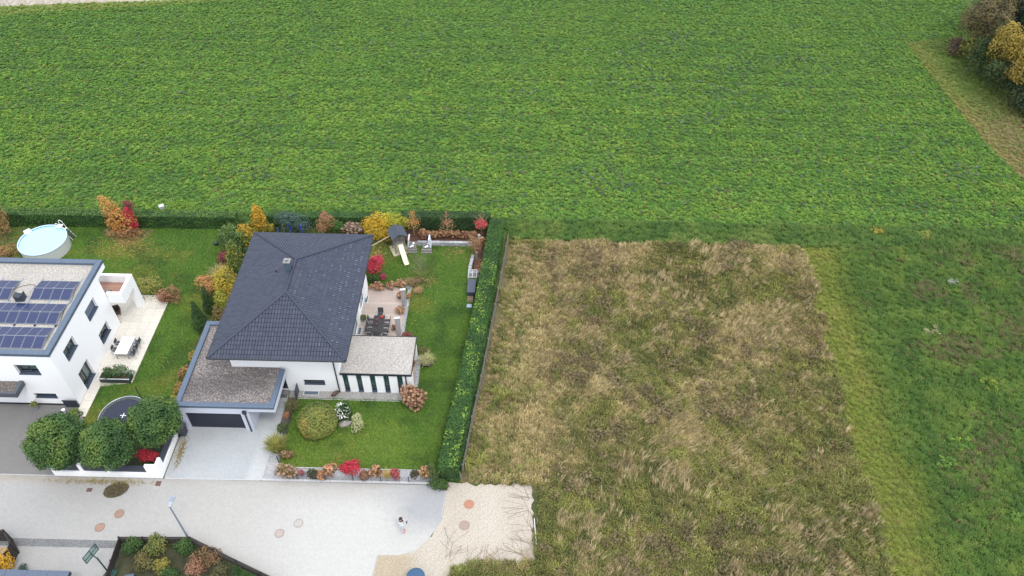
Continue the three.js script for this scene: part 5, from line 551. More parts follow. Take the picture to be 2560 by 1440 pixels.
hedge('laurel_hedge', 'tall laurel hedge with yellow green young leaves along the right side of the garden', [[-4.8, -29.8], [-4.38, -34], [-3.57, -41], [-2.86, -48.5], [-2.26, -56.9]], 1.34, 1.9, 38000, .15, [[.015, .045, .008], [.029, .08, .012], [.05, .12, .018]], { seed: 301, young: .28, yz1: -54 });
hedge('clipped_hedge', 'tall dark green hedge behind the bed of brown hydrangeas', [[-11.4, -57.15], [-2.9, -57.2]], .95, 2.0, 11000, .14, [[.013, .036, .009], [.026, .065, .014], [.045, .1, .02]], { seed: 302 });
hedge('clipped_hedge', 'long clipped green hedge behind the left garden, lawn and pool', [[-75, -56.75], [-47, -56.85], [-27.2, -57.05]], 1.05, 1.55, 33000, .14, [[.018, .05, .01], [.035, .09, .016], [.07, .15, .026]], { seed: 303, young: .55, yz1: -99, yc: [[.07, .15, .03], [.14, .22, .04]] });
hedge('clipped_hedge', 'low green hedge behind the tiled roof beyond the blue green bush', [[-24.5, -57.6], [-12.5, -57.7]], .9, 1.25, 9000, .14, [[.02, .055, .012], [.04, .1, .02], [.07, .14, .028]], { seed: 304 });
// ---------- garden and street objects ----------
const woodGreyM = std([.3, .28, .26], .9, { map: woodT }), woodTanM = std([.5, .4, .27], .85, { map: woodT }), woodDarkM = std([.045, .036, .034], .85, { map: woodT }), steelM = std([.45, .48, .52], .35, { metalness: .8 }), whitePlM = std([.8, .8, .8], .5), blackM = std([.012, .013, .018], .7);
{ // pool
  const t = thing('pool', 'round above ground pool with a pale blue cover on the left lawn', 'pool', [-44.12, 0, -53.2]), Rr = 2.08;
  part(t, 'wall', [cyl(Rr, Rr, 1.16, 0, .02, 0, 64, true), (() => { const g = new THREE.CylinderGeometry(Rr - .05, Rr - .05, 1.1, 64, 1, true); g.translate(0, .6, 0); g.scale(-1, 1, 1); return clean(g); })()], std([.72, .74, .73], .5, { side: THREE.DoubleSide, map: ribT }));
  const rim = new THREE.TorusGeometry(Rr, .06, 8, 72); rim.rotateX(Math.PI / 2); rim.translate(0, 1.2, 0); part(t, 'rim', clean(rim), std([.5, .68, .88], .4));
  const w = new THREE.CircleGeometry(Rr - .04, 64); w.rotateX(-Math.PI / 2); w.translate(0, 1.12, 0); part(t, 'cover', clean(w), std([.36, .63, .86], .4));
  const l = thing('pool_ladder', 'white and dark pool ladder over the right rim of the pool', 'ladder', [-43.2, 0, -55.05], 1.35); for (const s of [-.25, .25]) part(l, 'rail', tube([V(s, .02, .95), V(s, 1.0, .35), V(s, 1.75, .1), V(s, 1.8, -.15), V(s, 1.15, -.35)], .028, 6, 24), whitePlM); for (let i = 0; i < 4; i++) part(l, 'rung', bx(-.25, .25, .2 + i * .27, .235 + i * .27, .78 - i * .16, .92 - i * .16), i < 3 ? std([.05, .06, .08], .7) : whitePlM); part(l, 'platform', bx(-.28, .28, 1.26, 1.3, -.32, .12, .01), whitePlM);
  const s = thing('skimmer_box', 'white skimmer box hanging on the far left pool rim', 'skimmer', [-46.0, 1.0, -54.3], .9); part(s, 'box', bx(-.3, .3, 0, .32, -.2, .2, .03), whitePlM); part(s, 'lid', bx(-.26, .26, .322, .36, -.17, .17, .015), std([.5, .7, .9], .5)); part(s, 'bracket', bx(-.1, .1, .05, .25, .2, .34, .01), whitePlM);
}
function trampoline(label, x, z, r, h, o = {}) { const t = thing('trampoline', label, 'trampoline', [x, 0, z]); const rim = new THREE.TorusGeometry(r, .045, 6, 48); rim.rotateX(Math.PI / 2); rim.translate(0, h, 0); part(t, 'rim', clean(rim), o.rimM || steelM); const m = new THREE.CylinderGeometry(r - .28, r - .28, .02, 48); m.translate(0, h - .03, 0); part(t, 'mat', clean(m), std([.022, .028, .05], .75)); const pad = new THREE.RingGeometry(r - .27, r - .04, 48); pad.rotateX(-Math.PI / 2); pad.translate(0, h + .01, 0); part(t, 'edge_pad', clean(pad), std([.03, .034, .04], .7)); const sp = []; for (let i = 0; i < 72; i++) { const a = i / 72 * 6.283; sp.push(rod(V(Math.cos(a) * (r - .3), h + .018, Math.sin(a) * (r - .3)), V(Math.cos(a) * r, h + .03, Math.sin(a) * r), .012, .012, 4)); } const q = part(t, 'springs', sp, std([.3, .33, .3], .5)); q.userData.kind = 'stuff'; for (let i = 0; i < 6; i++) { const a = i / 6 * 6.283 + .3; part(t, 'leg', tube([V(Math.cos(a) * r, h, Math.sin(a) * r), V(Math.cos(a) * r, .06, Math.sin(a) * r), V(Math.cos(a + .25) * r, .05, Math.sin(a + .25) * r)], .03, 6), steelM); if (o.poles) part(t, 'net_pole', cyl(.045, .045, o.poles, Math.cos(a) * (r + .06), h, Math.sin(a) * (r + .06), 8), o.poleM || blackM); } if (o.mark) part(t, 'mark', [bx(-.22, .22, h - .018, h - .014, -.03, .03), bx(-.03, .03, h - .019, h - .015, -.22, .22)], whitePlM); return t; }
{ const t = trampoline('round black trampoline with a white cross mark beside the globe trees', -29.75, -34.3, 1.78, .75, { mark: true }); part(t, 'net_pole', cyl(.03, .03, 1.5, .85, .75, -1.56, 8), blackM); }
trampoline('trampoline with bright blue poles behind the tiled roof under the blue green bush', -21.4, -54.3, 1.15, .5, { poles: 1.5, rimM: blackM, poleM: std([.02, .06, .6], .5) });
{ // white table with chairs on the pale terrace
  const t = thing('garden_table', 'long white garden table on the pale stone terrace', 'table', [-32.15, .08, -41.15], 0); part(t, 'tabletop', bx(-.52, .52, .68, .72, -.93, .93, .012), std([.8, .8, .83], .4)); for (const [a, b] of [[-1, -1], [1, -1], [-1, 1], [1, 1]]) part(t, 'leg', bx(a * .46 - .03, a * .46 + .03, 0, .68, b * .86 - .03, b * .86 + .03), std([.35, .36, .38], .4, { metalness: .6 }));
  const c0 = thing('garden_chair', '', 'chair'); const cm = std([.05, .055, .07], .8), fm = std([.4, .42, .45], .4, { metalness: .6 }); part(c0, 'seat', bx(-.22, .22, .42, .45, -.21, .21, .01), cm); part(c0, 'backrest', bx(-.22, .22, .5, .88, .2, .225, .008), cm); for (const s of [-1, 1]) { part(c0, 'frame', tube([V(s * .25, 0, -.2), V(s * .25, .62, -.22), V(s * .25, .64, .2), V(s * .25, .0, .28)], .014, 5, 16), fm); }
  const spots = [[-31.4, -41.75, -Math.PI / 2, 'grey mesh chair on the lawn side of the white table, farthest of three'], [-31.4, -41.15, -Math.PI / 2, 'grey mesh chair on the lawn side of the white table, middle of three'], [-31.4, -40.55, -Math.PI / 2, 'grey mesh chair on the lawn side of the white table, nearest of three'], [-32.9, -41.6, Math.PI / 2, 'grey mesh chair on the house side of the white table, the farther one'], [-32.9, -40.9, Math.PI / 2, 'grey mesh chair on the house side of the white table, the nearer one']];
  spots.forEach(([x, z, r, lab], i) => { const turn = r === -Math.PI / 2 ? Math.PI / 2 : -Math.PI / 2; const o = i ? dup(c0, [x, .08, z], turn, lab) : c0; o.position.set(x, .08, z); o.rotation.y = turn; o.userData.label = lab; o.userData.group = 'chairs round the white table'; });
  const bc = thing('wicker_chair', 'brown wicker chair under the balcony of the white house', 'chair', [-34.5, .08, -45.2], .4); const wm = std([.1, .055, .04], .9, { map: woodT }); part(bc, 'seat', bx(-.3, .3, .2, .42, -.3, .3, .05), wm); part(bc, 'backrest', bx(-.3, .3, .42, .85, -.3, -.2, .04), wm); for (const s of [-1, 1]) part(bc, 'armrest', bx(s * .3 - .05, s * .3 + .05, .3, .62, -.28, .3, .03), wm); for (const [a, b] of [[-1, -1], [1, -1], [-1, 1], [1, 1]]) part(bc, 'leg', cyl(.025, .02, .2, a * .24, 0, b * .24, 6), wm);
  const p = thing('planter_box', 'long dark planter box at the end of the pale terrace', 'planter', [-31.9, 0, -38.2]); part(p, 'box', [bx(-1.2, 1.2, .02, .5, .28, .34), bx(-1.2, 1.2, .02, .5, -.34, -.28), bx(-1.2, -1.14, .02, .5, -.28, .28), bx(1.14, 1.2, .02, .5, -.28, .28)], std([.04, .046, .055], .6)); part(p, 'soil', bx(-1.14, 1.14, .02, .42, -.28, .28), std(SOIL, 1)); part(p, 'rim', [bx(-1.22, 1.22, .501, .52, .27, .36), bx(-1.22, 1.22, .501, .52, -.36, -.27)], std([.5, .52, .54], .5));
  const bs = thing('balcony_bench', 'small dark bench on the brown balcony floor', 'bench', [-34.05, 2.91, -44.75], 0); part(bs, 'seat', bx(-.2, .2, .36, .4, -.28, .28, .01), woodGreyM); for (const s of [-1, 1]) part(bs, 'leg', bx(-.18, .18, 0, .36, s * .24 - .02, s * .24 + .02), blackM);
  const g = thing('screen_gate', 'dark screen gate at the front corner of the white house', 'gate', [-34.3, 0, -35.45], 0); for (let i = 0; i < 5; i++) part(g, 'slat', bx(-.55 + i * .22, -.55 + i * .22 + .205, .05, .82, -.02, .02, .006), std([.03, .036, .048], .6)); part(g, 'frame', [bx(-.58, .58, .83, .88, -.03, .03), bx(-.58, .58, .0, .04, -.03, .03)], frameM);
  const lp = thing('bollard_lamp', 'small white bollard lamp at the drive near the dark screen gate', 'lamp', [-34.55, .04, -34.75]); part(lp, 'post', cyl(.05, .05, .45, 0, 0, 0, 10), whitePlM); part(lp, 'head', cyl(.14, .12, .16, 0, .45, 0, 14), whitePlM);
  const pt = thing('plant_pot', 'grey pot with a yellow flowering plant beside the entrance canopy', 'pot', [-37.0, .04, -35.2]); part(pt, 'pot', cyl(.2, .15, .42, 0, 0, 0, 16), std([.22, .24, .26], .7)); part(pt, 'foliage', leaves(401, [[0, .6, 0, .28, .24, .28]], 260, .1, [[.07, .12, .03], [.3, .25, .04]]), leafM);
  const mw = thing('garden_lamp', 'dark round garden lamp on the lawn left of the green bush', 'lamp', [-28.6, .02, -54.3]); part(mw, 'housing', (() => { const q = new THREE.SphereGeometry(.2, 18, 12); q.scale(1.2, .85, 1); q.translate(0, .24, 0); return clean(q); })(), std([.02, .028, .05], .4)); part(mw, 'stand', cyl(.12, .15, .09, 0, 0, 0, 14), blackM);
  const gb = thing('grey_box', 'small grey nesting box on a post behind the left hedge', 'box', [-34.45, 0, -57.75], .5); part(gb, 'post', bx(-.04, .04, 0, 1.5, -.04, .04), woodGreyM); part(gb, 'house', bx(-.2, .2, 1.5, 1.8, -.17, .17, .015), std([.36, .36, .36], .8)); part(gb, 'lid', bx(-.24, .24, 1.802, 1.84, -.2, .22, .01), std([.5, .5, .5], .7));
}
{ // white street wall with dark panels
  const t = thing('street_wall', 'low white wall with dark panels between white pillars in front of the globe trees', 'wall'); const pm = std([.03, .038, .06], .5), zf = -29.45, xe = -25.32;
  part(t, 'plinth', [bx(-33.1, xe, 0, .62, zf - .24, zf, .01), bx(xe - .24, xe, 0, .62, -33.1, zf - .242, .01)], whiteM);
  for (const [a, b] of [[-33.1, -32.85], [-31.05, -30.8], [-29.15, -28.9]]) part(t, 'pillar', bx(a, b, .621, 1.5, zf - .22, zf - .02, .01), whiteM);
  part(t, 'pillar', [bx(-26.25, xe - .005, .621, 1.52, zf - .23, zf - .01, .01), bx(xe - .23, xe - .006, .621, 1.52, -30.25, zf - .232, .01)], whiteM, 'broad white corner pillar');
  for (const [a, b] of [[-32.84, -31.06], [-30.79, -29.16], [-28.89, -26.26]]) part(t, 'panel', bx(a, b, .63, 1.42, zf - .15, zf - .1, .005), pm); part(t, 'panel', bx(xe - .15, xe - .1, .63, 1.42, -33.05, -30.26, .005), pm);
  const bin = (x, z, turn, c, lab, lid) => { const o = thing('wheelie_bin', lab, 'bin', [x, .045, z], turn, 'wheelie bins beside the garage'); const m = std(c, .6); const g = new THREE.CylinderGeometry(.4, .32, .95, 4, 1); g.rotateY(Math.PI / 4); g.scale(.92, 1, 1.05); g.translate(0, .55, 0); part(o, 'body', clean(g), m); const L = part(o, 'lid', bx(-.3, .3, 1.03, 1.09, -.34, .36, .025), std(lid, .5)); part(o, 'handle', bx(-.25, .25, 1.0, 1.04, -.42, -.37, .015), m); for (const s of [-1, 1]) { const w = new THREE.CylinderGeometry(.1, .1, .05, 14); w.rotateZ(Math.PI / 2); w.translate(s * .26, .1, -.28); part(o, 'wheel', clean(w), blackM); } };
  bin(-24.98, -33.2, 1.5, [.045, .05, .065], 'dark grey wheelie bin at the end of the white wall, nearest the street', [.06, .065, .08]); bin(-25.35, -33.55, 1.4, [.06, .03, .03], 'maroon lidded wheelie bin between garage wall and the grey bin', [.12, .04, .04]);
}
{ // terrace furniture of the main house
  const tm = std([.06, .055, .058], .7, { map: woodT }), ck = std([.055, .055, .062], .85), al = std([.62, .62, .64], .35, { metalness: .6 });
  const t = thing('dining_table', 'long dark grey dining table on the wooden terrace', 'table', [-11.82, .06, -44.1]); part(t, 'tabletop', bx(-.47, .47, .69, .73, -1.0, 1.0, .012), tm); for (const b of [-1, 1]) part(t, 'leg', [bx(-.42, -.36, 0, .69, b * .9 - .03, b * .9 + .03), bx(.36, .42, 0, .69, b * .9 - .03, b * .9 + .03), bx(-.36, .36, .64, .689, b * .9 - .03, b * .9 + .03)], al);
  const c0 = thing('dining_chair', '', 'chair'); part(c0, 'seat', bx(-.24, .24, .4, .45, -.22, .22, .015), ck); const bk = bx(-.24, .24, 0, .5, -.012, .02, .01); bk.rotateX(.18); bk.translate(0, .46, .22); part(c0, 'backrest', bk, ck); for (const s of [-1, 1]) part(c0, 'arm_frame', tube([V(s * .27, 0, -.24), V(s * .27, .6, -.24), V(s * .27, .64, .1), V(s * .27, .6, .24), V(s * .27, 0, .26)], .016, 5, 20), al);
  const spots = [[-11.85, -45.5, Math.PI, 'dark dining chair alone at the far end of the dark terrace table'], [-11.86, -42.75, 0, 'dark dining chair alone at the near end of the dark terrace table'], ...[-44.75, -44.1, -43.5].map((z, i) => [-12.5, z, -Math.PI / 2, `dark dining chair on the house side of the terrace table, ${['farthest', 'middle', 'nearest'][i]} of three`]), ...[-44.7, -44.08, -43.45].map((z, i) => [-11.15, z, Math.PI / 2, `dark dining chair on the lawn side of the terrace table, ${['farthest', 'middle', 'nearest'][i]} of three`])];
  spots.forEach(([x, z, r, lab], i) => { const o = i ? dup(c0, [x, .06, z], r, lab) : c0; o.position.set(x, .06, z); o.rotation.y = r; o.userData.label = lab; o.userData.group = 'chairs round the dark terrace table'; });
  const pot = (x, z, c, f, lab) => { const o = thing('flower_pot', lab, 'pot', [x, .792, z]); part(o, 'pot', cyl(.08, .06, .12, 0, 0, 0, 14), std(c, .6)); part(o, 'flowers', leaves(410 + Math.round(x * 100 + z), [[0, .18, 0, .11, .08, .11]], 70, .06, f), leafM); };
  pot(-11.6, -44.8, [.6, .06, .03], [[.75, .07, .03], [.8, .12, .05]], 'bright red flower pot on the far right of the dark dining table'); pot(-11.97, -44.45, [.2, .05, .08], [[.4, .06, .12], [.2, .12, .06]], 'pink flower pot in the middle of the dark dining table'); pot(-11.93, -43.95, [.07, .06, .06], [[.1, .09, .06], [.16, .14, .1]], 'dark plant bowl on the near half of the dark dining table');
  const pp = thing('plant_pot', 'white pot with a round green plant against the house wall by the table', 'pot', [-13.25, .055, -45.0]); part(pp, 'pot', cyl(.22, .16, .38, 0, 0, 0, 18), std([.62, .62, .6], .6)); part(pp, 'foliage', leaves(415, [[0, .55, 0, .3, .26, .3]], 420, .1, [[.05, .08, .025], [.13, .15, .05]]), leafM);
  const po = thing('plant_pot', 'terracotta pot with a reddish plant under the roof edge of the extension', 'pot', [-8.5, .055, -40.3]); part(po, 'pot', cyl(.17, .12, .3, 0, 0, 0, 16), std([.32, .16, .1], .8)); part(po, 'foliage', leaves(416, [[0, .42, 0, .2, .18, .2]], 200, .08, [[.1, .06, .04], [.2, .12, .06]]), leafM);
  const bp = thing('planter_bowl', 'dark bowl planter beneath the blond grass dome', 'planter', [-7.4, .02, -40.55]); part(bp, 'bowl', cyl(.5, .36, .36, 0, 0, 0, 20), std([.05, .045, .05], .7));
  const sail = (x, z, turn, lab) => { // a rolled parasol in a grey cloth cover that twists towards the foot
    const o = thing('covered_parasol', lab, 'parasol', [x, .05, z], turn); const pos = [], idx = [], n = 14, m = 20; for (let j = 0; j <= m; j++) for (let i = 0; i <= n; i++) { const v = j / m, a = i / n * 6.283, tw = v * 1.1, w = lerp(.26, .21, v) * (1 + .08 * Math.sin(a * 3 + v * 9)), d = lerp(.17, .07, v) * (1 + .16 * Math.sin(a * 4 + v * 14)); const X = Math.cos(a) * w, Z = Math.sin(a) * d; pos.push(X * Math.cos(tw) - Z * Math.sin(tw) , .12 + v * 1.9, X * Math.sin(tw) + Z * Math.cos(tw)); } for (let j = 0; j < m; j++) for (let i = 0; i < n; i++) { const a = j * (n + 1) + i; idx.push(a, a + n + 1, a + 1, a + 1, a + n + 1, a + n + 2); } part(o, 'cover', geoFrom(pos, null, idx), std([.3, .28, .28], .9, { side: THREE.DoubleSide })); part(o, 'pole', cyl(.03, .03, 2.1, 0, .05, 0, 10), al); const tb = bx(-.24, .24, 2.02, 2.09, -.09, .09, .03); tb.rotateY(-1.1); part(o, 'top_cap', tb, std([.78, .8, .82], .5)); part(o, 'base', cyl(.3, .3, .07, 0, 0, 0, 24), std([.4, .4, .41], .7)); };
  sail(-9.98, -46.95, 1.25, 'grey covered parasol at the lawn edge of the terrace, the one farther from the table'); sail(-10.06, -43.65, 1.25, 'grey covered parasol at the lawn edge of the terrace, the one beside the dining table');
  const rk = new THREE.IcosahedronGeometry(.36, 2), rp = rk.attributes.position; for (let i = 0; i < rp.count; i++) { const x = rp.getX(i), y = rp.getY(i), z = rp.getZ(i), f = 1 + .5 * (noise(x * 5 + 9, y * 5 + 9, z * 5 + 9) - .5); rp.setXYZ(i, x * f * 1.35, y * f * .6, z * f * .8); } rk.computeVertexNormals(); solo('boulder', clean(rk), std([.36, .33, .31], .9, { map: asphaltT }), 'grey boulder lying between the white flowering and the variegated shrub', 'rock', [-13.05, .12, -34.45], .3);
}
{ // play tower
  const t = thing('play_tower', 'wooden play tower with a dark shingle roof, cream slide and side beam', 'playhouse', [-11.35, 0, -54.15], .44);
  for (const [a, b] of [[-1, 1], [1, 1], [-1, -1], [1, -1]]) part(t, 'post', bx(a * .46 - .04, a * .46 + .04, 0, 2.15, b * .46 - .04, b * .46 + .04, .006), woodGreyM);
  for (let i = 0; i < 7; i++) part(t, 'floor_board', bx(-.5, .5, 1.16, 1.19, -.5 + i * .145, -.5 + i * .145 + .135), woodGreyM);
  for (const y of [1.4, 1.62, 1.85]) { part(t, 'rail', bx(-.47, .47, y, y + .06, -.49, -.465), woodGreyM); part(t, 'rail', bx(-.49, -.465, y, y + .06, -.46, .46), woodGreyM); part(t, 'rail', bx(.465, .49, y, y + .06, -.46, .46), woodGreyM); }
  part(t, 'brace', [bar(V(-.44, 1.7, .5), V(-.1, 2.1, .5), .05), bar(V(.44, 1.7, .5), V(.1, 2.1, .5), .05), bar(V(-.46, 2.06, .5), V(.46, 2.06, .5), .06), bar(V(-.46, .3, .5), V(.46, 1.1, .5), .04)], woodGreyM);
  const rm = std([.07, .085, .115], .85, { map: asphaltT }); const rf = part(t, 'roof', [-1, 1].map(s => { const g = new THREE.BoxGeometry(.86, .04, 1.55); g.rotateZ(-s * .55); g.translate(s * .37, 2.36, .05); return uvBox(clean(g)); }), rm); for (const s of [-1, 1]) for (let i = 0; i < 4; i++) { const g = new THREE.BoxGeometry(.235, .018, 1.57); g.translate(s * (-.3 + i * .2), .035 - .006 * 0, 0); g.rotateZ(-s * .55); g.translate(s * .37, 2.36, .05); part(rf, 'shingle_course', uvBox(clean(g)), rm); }
  const sl = part(t, 'slide', (() => { const pts = [[1.16, .5], [1.16, .68], [.95, .95], [.5, 1.55], [.2, 1.95], [.12, 2.3]], pos = [], idx = []; const sec = [[-.24, .13], [-.2, 0], [.2, 0], [.24, .13]]; pts.forEach(([y, z]) => sec.forEach(([x, h]) => pos.push(x, y + h, z))); for (let i = 0; i + 1 < pts.length; i++) for (let k = 0; k < 3; k++) { const a = i * 4 + k; idx.push(a, a + 4, a + 1, a + 1, a + 4, a + 5); } return geoFrom(pos, null, idx); })(), std([.78, .72, .5], .4, { side: THREE.DoubleSide }));
  part(t, 'sand_base', [bx(-.75, .75, .02, .16, .68, .74), bx(-.75, .75, .02, .16, -.74, -.68), bx(-.75, -.69, .02, .16, -.68, .68), bx(.69, .75, .02, .16, -.68, .68), bx(-.69, .69, .02, .1, -.68, .68)], std([.5, .46, .32], .9));
  part(t, 'beam', bar(V(-.5, 2.02, -.1), V(-3.6, 2.02, 1.0), .09), woodTanM); for (const s of [-1, 1]) part(t, 'beam_leg', bar(V(-3.45, 2.05, .95), V(-3.55 - s * .5, 0, .95 - s * .95), .08), woodTanM);
  // two plank seats
  const seat = (x, z, lab, side) => { const o = thing('plank_seat', lab, 'garden seat', [x, 0, z]); part(o, 'step', [bx(-.5, .5, .02, .16, .44, .7, .01), bx(-.5, .5, .161, .3, .3, .52, .01)], woodGreyM); for (let i = 0; i < 5; i++) part(o, 'plank', bx(-.42 + i * .17, -.42 + i * .17 + .15, .3, .37, -.65, .29, .006), woodGreyM); const bd = bx(-.06, .06, .3, 1.35, -.5, .28, .02); bd.rotateZ(side * .12); bd.translate(side * .4, 0, -.05); part(o, 'upright_board', bd, std([.68, .72, .8], .6)); for (const [a, b, r] of [[.05, .1, .13], [-.12, .24, .1], [.1, -.25, .12]]) { const q = new THREE.SphereGeometry(r, 12, 8); q.scale(1, .7, 1); q.translate(a - side * .0, .45, b); part(o, 'cushion', clean(q), std([.75, .76, .8], .8)); } };
  seat(-10.15, -54.4, 'grey plank seat with a white board on its left, beside the play tower', -1); seat(-8.75, -54.4, 'grey plank seat with a white board on its right, before the stone wall', 1);
}
{ // dry stone walls of the raised bed, stone by stone
  const sm3 = [0, 1, 2, 3].map(i => std([.3 + .06 * i, .31 + .06 * i, .33 + .06 * i], .9, { map: concreteT })), R = rngOf(61);
  const wallOf = (label, pts, rows) => { const t = thing('dry_stone_wall', label, 'wall'); for (let i = 0; i + 1 < pts.length; i++) { const [a, b] = [pts[i], pts[i + 1]], L = Math.hypot(b[0] - a[0], b[1] - a[1]); for (let r = 0; r < rows; r++) { let d = r % 2 ? -.12 : 0; while (d < L - .1) { const w = Math.min(.3 + .25 * R(), L - d), h = .15, g = bx(-w / 2 + .006, w / 2 - .006, 0, h - .008, -.13 - .02 * R(), .13 + .02 * R(), .02); const o = shadow(new THREE.Mesh(g, sm3[Math.floor(R() * 4)])); o.name = 'stone'; const f = (d + w / 2) / L; o.position.set(lerp(a[0], b[0], f), r * h + .01, lerp(a[1], b[1], f)); o.rotation.y = -Math.atan2(b[1] - a[1], b[0] - a[0]) + (R() - .5) * .04; t.add(o); d += w; } } } };
  wallOf('low dry stone wall in front of the brown hydrangea bed', [[-9.7, -54.95], [-4.55, -55.0]], 3); wallOf('low dry stone wall at the end of the bed beside the tall hedge', [[-4.35, -53.3], [-4.55, -51.8], [-4.58, -51.0], [-3.7, -50.98]], 3);
  const lan = (x, z, lab) => { const o = thing('garden_lantern', lab, 'lantern', [x, .35, z], .4); part(o, 'base', bx(-.13, .13, 0, .06, -.13, .13, .01), std([.5, .5, .48], .8)); part(o, 'glass_box', bx(-.1, .1, .06, .34, -.1, .1), std([.42, .45, .45], .3)); const g = new THREE.ConeGeometry(.19, .18, 4); g.rotateY(Math.PI / 4); g.translate(0, .43, 0); part(o, 'roof', clean(g), std([.5, .5, .48], .7)); };
  lan(-3.95, -55.75, 'pale garden lantern left of the coral leaved tree trunk'); lan(-3.6, -55.35, 'pale garden lantern lower right beside the coral leaved tree trunk');
  const st = thing('tree_stump', 'grey upright stump in the stone edged bed by the tall hedge', 'stump', [-4.0, .35, -52.9]); part(st, 'trunk', cyl(.13, .17, .75, 0, 0, 0, 10), greyBarkM);
  const tr = thing('trellis_frame', 'white metal frame with mesh between stone bed and dark box', 'frame', [-4.25, 0, -50.6]); const fm = std([.6, .6, .6], .5); part(tr, 'frame', [bx(-.4, -.36, 0, .6, -.5, -.46), bx(.36, .4, 0, .6, -.5, -.46), bx(-.4, -.36, 0, .6, .46, .5), bx(.36, .4, 0, .6, .46, .5), bx(-.4, .4, .6, .64, -.5, -.46), bx(-.4, .4, .6, .64, .46, .5), bx(-.4, -.36, .6, .64, -.46, .46), bx(.36, .4, .6, .64, -.46, .46), bx(-.02, .02, .6, .64, -.46, .46)], fm); const ms = part(tr, 'mesh', [...Array(8)].map((_, i) => bx(-.36, .36, .61, .62, -.42 + i * .12, -.41 + i * .12)), fm); ms.userData.kind = 'stuff';
  const bxg = thing('storage_box', 'dark blue grey storage box against the tall hedge', 'box', [-4.25, 0, -49.0]); part(bxg, 'body', bx(-.34, .34, .02, .62, -.8, .8, .02), std([.05, .06, .08], .6)); part(bxg, 'lid', bx(-.37, .37, .622, .7, -.84, .84, .02), std([.055, .07, .1], .55));
  const cb = thing('wooden_crate', 'small brown wooden crate in front of the dark storage box', 'crate', [-4.3, 0, -47.8]); for (let i = 0; i < 3; i++) part(cb, 'plank', bx(-.28, .28, .03 + i * .13, .03 + i * .13 + .115, .2, .22), woodTanM); part(cb, 'body', bx(-.27, .27, .02, .4, -.2, .195, .01), std([.22, .15, .09], .9, { map: woodT }));
  solo('blue_tray', bx(-.22, .22, 0, .1, -.2, .2, .03), std([.3, .36, .5], .6), 'small pale blue tray on the lawn below the wooden crate', 'tray', [-4.35, .02, -47.1], 0);
}
